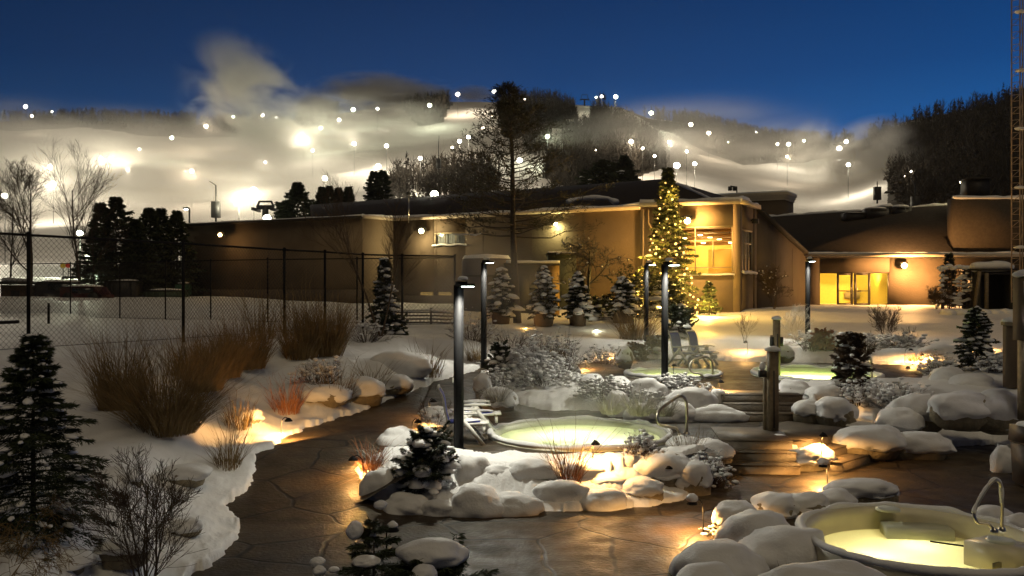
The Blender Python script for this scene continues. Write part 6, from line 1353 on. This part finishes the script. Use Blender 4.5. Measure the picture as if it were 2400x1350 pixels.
for k, q in enumerate(bl):
    if proto is None:
        m = MB(); m.add(V * .052, Fs); proto = m.build('bulb', bulb_e, None); proto.parent = sl_; o = proto
    else: o = proto.copy(); COL.objects.link(o); o.parent = sl_
    sc = .7 + .6 * rr_.rand(); o.scale = (sc,) * 3; o.location = tuple(q - bx)
w = sorted(bl, key=lambda q: q[2]); m = MB(); m.tube([q * [1, 1, 1] - [0, -.03, .02] for q in w], .006, 3); m.build('cable', dark_m, sl_)
for (f, a, e) in ((.08, -1.9, 110), (.10, -.6, 330), (.28, -1.3, 130), (.30, .2, 240), (.48, -2.0, 100), (.62, -1.2, 80), (.8, -1.5, 50), (.14, 3.6, 300), (.35, 3.4, 160)):
    r_ = 2.1 * (1 - f) + .35; lamp('POINT', e * 1.6, (1, .58, .10), bx + np.array((r_ * math.cos(a), r_ * math.sin(a), f * hx)), sl_, .06, name='string_light')

# ================================================================ STEAM OVER THE POOLS
def steam(label, c, r, dens, seed):
    m = bpy.data.materials.new('steam'); m.use_nodes = True; t = m.node_tree; t.nodes.clear()
    tc_ = nd(t, 'ShaderNodeTexCoord'); ln = nd(t, 'ShaderNodeVectorMath', operation='LENGTH'); t.links.new(tc_.outputs['Object'], ln.inputs[0])
    fo = nd(t, 'ShaderNodeMapRange', interpolation_type='SMOOTHSTEP'); fo.inputs[1].default_value = 1.0; fo.inputs[2].default_value = .2; fo.inputs[3].default_value = 0; fo.inputs[4].default_value = 1; t.links.new(ln.outputs['Value'], fo.inputs[0])
    mp = nd(t, 'ShaderNodeMapping'); mp.inputs['Location'].default_value = (seed * 3.1, seed * 1.7, seed); mp.inputs['Scale'].default_value = (1, 1, .6); t.links.new(tc_.outputs['Object'], mp.inputs[0])
    nz = nd(t, 'ShaderNodeTexNoise'); nz.inputs['Scale'].default_value = 1.6; nz.inputs['Detail'].default_value = 2; nz.inputs['Distortion'].default_value = .8; t.links.new(mp.outputs[0], nz.inputs['Vector'])
    nr = nd(t, 'ShaderNodeMapRange', interpolation_type='SMOOTHSTEP'); nr.inputs[1].default_value = .4; nr.inputs[2].default_value = .7; nr.inputs[4].default_value = dens; t.links.new(nz.outputs['Fac'], nr.inputs[0])
    a = nd(t, 'ShaderNodeMath', operation='MULTIPLY'); t.links.new(fo.outputs[0], a.inputs[0]); t.links.new(nr.outputs[0], a.inputs[1])
    v = nd(t, 'ShaderNodeVolumePrincipled'); v.inputs['Color'].default_value = (.97, .97, .95, 1); v.inputs['Anisotropy'].default_value = .2; t.links.new(a.outputs[0], v.inputs['Density'])
    o_ = nd(t, 'ShaderNodeOutputMaterial'); t.links.new(v.outputs[0], o_.inputs['Volume'])
    k = MB(); k.add(*ico(3)); o = k.build('steam', m); o.location = c; o.scale = r; tag(o, label, 'steam', kind='stuff')
steam('steam drifting off the middle hot pool towards the upper planter', (1.0, 20.0, 1.0), (3.4, 2.6, 1.3), .22, 1)
steam('steam hanging over the two upper hot pools', (6.6, 27.5, 1.7), (6.0, 3.4, 1.3), .16, 2)
steam('faint steam drifting between the second lamp post and the tank', (-1.5, 35, 3.4), (4.0, 7.0, 3.0), .10, 3)
# ================================================================ FLOODLIGHTS, LIFT TOWERS AND SNOW GUNS ON THE HILL
def hill_find(px, py, ph):
    s = np.linspace(.0, 1, 600); q = hill_pt(np.full(600, float(px)), s); zl = CZ + (675 - py) / F * q[:, 1]; k = np.where(zl - q[:, 2] <= ph)[0]
    k = k[0] if len(k) else 599
    return q[k], np.array(((px - 1200) / F * q[k, 1], q[k, 1], zl[k]))
proto_f = {}
SZ = {'x': (.42, 800), 's': (.85, 3400), 'm': (1.35, 10500), 'l': (1.7, 9500), 'X': (2.0, 12000)}
def flood(label, px, py, size='m', tint='w', ph=9.0, group=None, e=1.0):
    b, h_ = hill_find(px, py, ph if size != 'x' else 5); rad, en = SZ[size]; rad = {'x': 2.2, 's': 3.4, 'm': 5.0, 'l': 6.5, 'X': 8.0}[size] * b[1] / F
    t = thing('floodlight', label, 'floodlight', b, group); m = MB(); m.tube([b - [0, 0, .5], h_], [.06, .04], 6); m.build('pole', dark_m, t)
    m = MB(); m.beam(h_ + [-rad, .15, .1], h_ + [rad, .15, .1], .12, .12)
    for k in (-1, 0, 1): m.box(h_ + [k * rad * .62, .18, 0], (rad * .5, .3, rad * .6))
    m.build('lamp_head', dark_m, t); m = MB()
    m.blob(h_ + [0, -.12, 0], (rad * .95, .45, rad * .85), 3, .05, 2, px * .1)  # lens swollen into one round dome, shaped like the lamp's glare
    em, col = {'w': (flood_e, (1, .88, .65)), 'g': (floodg_e, (.93, 1, .70)), 'p': (floodp_e, (1, .80, .55))}[tint]
    m.build('lens', em, t, smooth=True); lamp('POINT', en * e * .5, col, h_ + np.array((0, -1.4, -.5)), t, .25)
g1 = 'floodlights in the mist on the left ski runs'; g2 = 'floodlights along the right ski run'; g3 = 'floodlights by the right snow plume'; g4 = 'floodlights on the hill crest'
FL = [
 (60, 250, 'm', 'p', 'warm floodlight highest at the far left of the hill', g1), (75, 272, 's', 'p', 'floodlight just under the highest one at the far left', g1), (122, 262, 'x', 'w', 'small floodlight right of the far left pair', g1),
 (118, 391, 'm', 'w', 'floodlight above the huge glare behind the forked bare tree', g1), (125, 432, 'X', 'w', 'huge glaring floodlight behind the forked bare tree at the left', g1), (12, 459, 'l', 'w', 'floodlight at the left frame edge behind bare twigs', g1),
 (237, 374, 'l', 'w', 'left lamp of the wide elongated glare on the left run', g1), (262, 377, 'l', 'w', 'right lamp of the wide elongated glare on the left run', g1), (300, 398, 'm', 'w', 'floodlight right below the wide elongated glare', g1),
 (327, 350, 's', 'g', 'greenish floodlight above and right of the elongated glare', g1), (403, 323, 'm', 'g', 'greenish floodlight midway up the left run in the mist', g1), (450, 401, 'm', 'p', 'pinkish floodlight on a clearly seen tall pole', g1),
 (483, 296, 'm', 'p', 'floodlight below the dark crest wood', g1), (547, 274, 's', 'g', 'floodlight at the left foot of the great plume', g1), (595, 446, 'X', 'w', 'largest starry floodlight above the left roof', g1), (616, 270, 's', 'w', 'small floodlight inside the great plume', g1), (648, 275, 'x', 'w', 'tiny floodlight right of the one inside the plume', g1),
 (622, 380, 's', 'w', 'small floodlight straight above the largest starry one', g1), (712, 323, 'm', 'w', 'floodlight left of the crest wood edge, mid slope', g1), (733, 353, 's', 'w', 'smaller floodlight right under it on the mid slope', g1), (752, 301, 'm', 'g', 'lower of two bright floodlights below the small cloud', g1), (795, 281, 'm', 'w', 'upper of two bright floodlights below the small cloud', g1),
 (828, 257, 'm', 'g', 'floodlight at the upper edge of the mist, centre left', g1), (830, 337, 'm', 'w', 'starry floodlight in the middle of the misty run', g1), (885, 255, 's', 'w', 'floodlight on the upper mist, left of the dark knoll', g1), (906, 342, 'm', 'w', 'floodlight beside the small steam puff, right of the middle one', g1),
 (762, 418, 'l', 'w', 'large floodlight above the four small spruces', g1), (887, 390, 'l', 'w', 'large floodlight above the two tall spruces', g1), (985, 371, 'm', 'w', 'floodlight above the bare bushes', g1), (1007, 247, 'm', 'g', 'greenish floodlight in front of the dark knoll', g1),
 (1073, 221, 'm', 'p', 'floodlight right on the crest, left of the pine top', g4), (1158, 214, 'm', 'w', 'starry floodlight on the crest touching the pine top', g4), (1132, 300, 's', 'p', 'floodlight glinting through the upper pine branches', g1), (1098, 321, 'm', 'w', 'right of the close pair left of the pine', g1), (1077, 331, 'm', 'w', 'left of the close pair left of the pine', g1), (1060, 346, 's', 'p', 'floodlight at the left tip of the pine branches', g1),
 (1153, 272, 'x', 'p', 'tiny floodlight in the pine crown', g1), (1218, 376, 'l', 'w', 'bright floodlight right beside the pine trunk', g2), (1283, 320, 'm', 'g', 'yellow green floodlight right of the pine in the woods', g2), (1230, 233, 'x', 'p', 'tiny orange floodlight in the crest wood right of the pine', g4),
 (1397, 228, 'x', 'g', 'tiny green floodlight near the lift tower', g4), (1410, 226, 's', 'p', 'small orange floodlight near the lift tower', g4), (1443, 227, 'm', 'g', 'bluish white floodlight at the top of the right run', g4), (1526, 265, 'm', 'g', 'starry floodlight high on the right run', g2), (1619, 292, 'm', 'p', 'warm floodlight on the wooded ridge, left of two', g2), (1661, 312, 'm', 'p', 'warm floodlight on the wooded ridge, right of two', g2),
 (1479, 332, 'm', 'p', 'first of three floodlights stepping down through the woods', g2), (1506, 348, 's', 'p', 'second of three floodlights stepping down through the woods', g2), (1534, 366, 's', 'p', 'third of three floodlights stepping down through the woods', g2), (1568, 333, 's', 'w', 'floodlight on the upper lit terrace of the right run', g2), (1609, 355, 's', 'w', 'floodlight on the lower lit terrace of the right run', g2),
 (1586, 388, 'X', 'w', 'huge floodlight next to the top of the lit tree', g2), (1628, 384, 'm', 'w', 'floodlight right of the huge one at the lit tree', g2), (1397, 352, 'x', 'p', 'tiny lamp in the brown woods of the hill', g2), (1706, 333, 'x', 'g', 'tiny blue white lamp in the wooded ridge', g2), (1772, 310, 'x', 'w', 'faint lamp on the wooded ridge far right', g2),
 (1822, 338, 's', 'w', 'left of a pair of yellow floodlights by the right plume', g3), (1848, 338, 'm', 'w', 'right of a pair of yellow floodlights by the right plume', g3), (1845, 367, 's', 'p', 'floodlight below the yellow pair', g3), (1884, 330, 's', 'g', 'small pale floodlight inside the thin right steam', g3), (1967, 348, 'l', 'w', 'largest floodlight of the right plume', g3), (1983, 332, 'm', 'w', 'floodlight touching the largest one of the right plume', g3),
 (1988, 386, 'm', 'w', 'lowest floodlight of the right plume', g3), (1967, 376, 'x', 'w', 'tiny lamp between the largest and lowest of the right plume', g3), (2119, 413, 'x', 'p', 'tiny lamp by the lit bare bushes on the right hill', g3), (2135, 402, 'x', 'w', 'tiny lamp uphill of the lit bare bushes on the right hill', g3)]
for f in FL: flood(f[4], f[0], f[1], f[2], f[3], group=f[5])
def yard_lamp(label, px, py, base_py, Y, rad, e, tint='w', group=None):
    h_ = P(px, py, Y); b = P(px, base_py, Y); t = thing('yard_lamp', label, 'lamp post', b); m = MB(); m.tube([b, h_ + [0, .1, .1]], [.09, .06], 6); m.build('pole', dark_m, t); m = MB(); m.box(h_ + [0, .2, .12], (rad * 2, .5, .16)); m.build('lamp_head', dark_m, t)
    m = MB(); m.blob(h_, (rad, rad * .6, rad * .8), 2, 0); m.build('lens', flood_e if tint == 'w' else floodg_e, t, smooth=True); lamp('POINT', e, (1, .9, .62) if tint == 'w' else (.95, 1, .7), h_ + [0, -.6, -.35], t, .15)
yard_lamp('lamp on a pole shining between the thin trees beyond the tennis court', 187, 546, 692, 66, .26, 600, 'g')
yard_lamp('lamp on a pole just above the dark main roof, left of the pine', 1018, 455, 500, 76, .36, 420)
yard_lamp('lamp glaring at the edge of the left roof under the chairlift tower', 626, 511, 560, 78, .36, 900)
yard_lamp('lamp lighting the snow behind the slender tree beyond the fence', 205, 600, 660, 88, .2, 2500, 'g')
yard_lamp('lamp lighting the snow behind the left roof, right of the snow lance', 560, 470, 600, 120, .3, 3500)
t = thing('light_pole', 'thin unlit light pole on the flat roof against the main roof', 'pole', P(958, 520, 60)); m = MB(); m.tube([P(958, 522, 60), P(958, 455, 60)], .05, 6); m.build('pole', steel_m, t); m = MB(); m.box(P(958, 453, 60), (.3, .3, .2)); m.build('head', dark_m, t)
t = thing('street_lamp', 'slim street lamp with a short arm at the left end of the building', 'street lamp', P(444, 560, 70)); m = MB(); m.tube([P(444, 560, 70), P(444, 489, 70), P(437, 486, 70)], .07, 6); m.build('pole', dark_m, t); m = MB(); m.box(P(436, 488, 70), (.4, .25, .15)); m.build('head', dark_m, t); m = MB(); m.blob(P(436, 491, 69.9), (.16, .12, .06), 1, 0); m.build('lens', flood_e, t)
def lance(label, px, base_py, bend_py, tip, d):
    b = P(px, base_py, d); t = thing('snow_lance', label, 'snow gun', b); m = MB(); m.tube([b - [0, 0, .5], P(px, bend_py, d), P(*tip, d)], [.14, .10, .06], 6); m.build('lance', dark_m, t); m = MB(); m.box(b + [0, 0, 1.2], (1.0, 1.0, 2.2)); m.build('pump_box', dark_m, t)
lance('snow gun lance with a bent arm above the left roof', 506, 512, 434, (491, 425), 120)
lance('snow gun lance on the slope left of the pine', 1028, 396, 342, (1029, 318), 200)
lance('distant snow gun on the wide right slope', 2056, 470, 440, (2056, 425), 150)
lance('snow gun lance with a bent arm in front of the right hill', 2145, 497, 434, (2137, 420), 130)
def lift_tower(label, px, base_py, top_py, d, w):
    b = P(px, base_py, d); tp = P(px, top_py, d); t = thing('lift_tower', label, 'lift tower', b); m = MB(); m.tube([b - [0, 0, 1], tp], [.45, .35], 8); m.build('column', dark_m, t)
    s = d / F; m = MB(); m.beam(tp + [-w * s, 0, -.2], tp + [w * s, 0, -.2], .4, .5); m.build('crossarm', dark_m, t); m = MB()
    for k in (-1, 1): m.beam(tp + [k * w * s, 0, -.2], tp + [k * w * .7 * s, 0, 14 * s * .7], .2, .2); m.beam(tp + [k * w * s * 1.1, -1.6, -.5], tp + [k * w * s * 1.1, 1.6, -.5], .25, .35)
    m.beam(tp + [-w * .75 * s, 0, 14 * s * .7], tp + [w * .75 * s, 0, 14 * s * .7], .2, .2); m.build('sheave_frame', dark_m, t)
lift_tower('chairlift tower with crossarms above the left roof', 622, 512, 482, 105, 20)
lift_tower('chairlift top tower standing out on the crest, centre', 1370, 258, 232, 425, 9)
t = thing('lift_sign', 'flat unlit lift sign board on the wooded slope', 'sign', P(1336, 300, 330)); m = MB(); m.box(P(1336, 283, 330), (2.8, .15, .9)); m.build('board', white_m, t); m = MB(); m.tube([P(1336, 300, 330), P(1336, 284, 330)], .12, 5); m.build('post', dark_m, t)

# ================================================================ SNOW GUN MIST
def mist(label, px, py, d, rx, ry, rz, dens, seed, nscale=1.6, lo=.42, hi=.72, tilt=0.0, col=(.98, .96, .91)):
    c = P(px, py, d); s = d / F; m = bpy.data.materials.new('mist'); m.use_nodes = True; t = m.node_tree; t.nodes.clear()
    tc_ = nd(t, 'ShaderNodeTexCoord'); ln = nd(t, 'ShaderNodeVectorMath', operation='LENGTH'); t.links.new(tc_.outputs['Object'], ln.inputs[0])
    fo = nd(t, 'ShaderNodeMapRange', interpolation_type='SMOOTHSTEP'); fo.inputs[1].default_value = 1.0; fo.inputs[2].default_value = .25; fo.inputs[3].default_value = 0; fo.inputs[4].default_value = 1; t.links.new(ln.outputs['Value'], fo.inputs[0])
    mp = nd(t, 'ShaderNodeMapping'); mp.inputs['Location'].default_value = (seed * 3.1, seed * 1.7, seed); mp.inputs['Scale'].default_value = (1, 1, 1.5); t.links.new(tc_.outputs['Object'], mp.inputs[0])
    nz = nd(t, 'ShaderNodeTexNoise'); nz.inputs['Scale'].default_value = nscale; nz.inputs['Detail'].default_value = 3; nz.inputs['Distortion'].default_value = .6; t.links.new(mp.outputs[0], nz.inputs['Vector'])
    nr = nd(t, 'ShaderNodeMapRange', interpolation_type='SMOOTHSTEP'); nr.inputs[1].default_value = lo; nr.inputs[2].default_value = hi; t.links.new(nz.outputs['Fac'], nr.inputs[0])
    a = nd(t, 'ShaderNodeMath', operation='MULTIPLY'); t.links.new(fo.outputs[0], a.inputs[0]); t.links.new(nr.outputs[0], a.inputs[1])
    b = nd(t, 'ShaderNodeMath', operation='MULTIPLY'); b.inputs[1].default_value = dens; t.links.new(a.outputs[0], b.inputs[0])
    v = nd(t, 'ShaderNodeVolumePrincipled'); v.inputs['Color'].default_value = (*col, 1); v.inputs['Anisotropy'].default_value = .5; t.links.new(b.outputs[0], v.inputs['Density'])
    o_ = nd(t, 'ShaderNodeOutputMaterial'); t.links.new(v.outputs[0], o_.inputs['Volume'])
    k = MB(); k.add(*ico(3)); o = k.build('snow_mist', m); o.location = tuple(c); o.scale = (rx * s, ry, rz * s); o.rotation_euler = (0, tilt, 0)
    tag(o, label, 'mist', kind='stuff')
mist('great plume of blown snow rising over the left crest', 590, 240, 330, 150, 60, 150, .085, 1, 1.7, .45, .64, tilt=-.25)
mist('dense foot of the great plume of blown snow', 640, 320, 300, 120, 40, 90, .10, 12, 1.9, .42, .62, tilt=.3)
mist('wide bank of blown snow drifting over the left ski runs', 380, 436, 235, 640, 105, 112, .10, 2, 2.6, .40, .64)
mist('bank of blown snow along the middle runs left of the pine', 860, 340, 300, 330, 60, 105, .10, 3, 2.6, .40, .64)
mist('low cloud of blown snow over the crest left of the pine', 900, 228, 400, 200, 40, 46, .22, 4, 1.9, .40, .6)
mist('small cloud of blown snow on the crest above the mid slope', 745, 252, 400, 62, 25, 28, .2, 5, 1.3, .3, .6, -.2)
mist('thin streak of blown snow between the two crest floodlights', 1110, 222, 420, 60, 20, 16, .2, 6, 1.3, .3, .6)
mist('plume of blown snow in front of the right wooded hill', 2020, 390, 260, 95, 35, 120, .2, 7, 1.6, .34, .66, .15)
mist('thin mist veil added for lamp halos over the lit run right of the tall pine', 1560, 372, 290, 380, 95, 78, .035, 9, 2.0, .28, .66)  # thin mist added so the floodlights on this run get halos
mist('low mist veil added for lamp halos over the foot of the hill on the left', 480, 470, 138, 560, 34, 80, .035, 13, 2.2, .3, .65)  # mist added around the nearest floodlights to give them halos
mist('thin steam of blown snow left of the right plume', 1895, 370, 280, 75, 30, 95, .06, 8, 1.6, .36, .68)
# even winter haze over the whole place
m = bpy.data.materials.new('haze'); m.use_nodes = True; t = m.node_tree; t.nodes.clear(); v = nd(t, 'ShaderNodeVolumePrincipled'); v.inputs['Color'].default_value = (.96, .94, .90, 1); v.inputs['Density'].default_value = .00008; v.inputs['Anisotropy'].default_value = .45
o_ = nd(t, 'ShaderNodeOutputMaterial'); t.links.new(v.outputs[0], o_.inputs['Volume'])
k = MB(); k.box((0, 0, 69.4), (6040, 6040, 142)); o = k.build('haze', m); tag(o, 'thin even frost haze filling the valley', 'haze', kind='stuff')
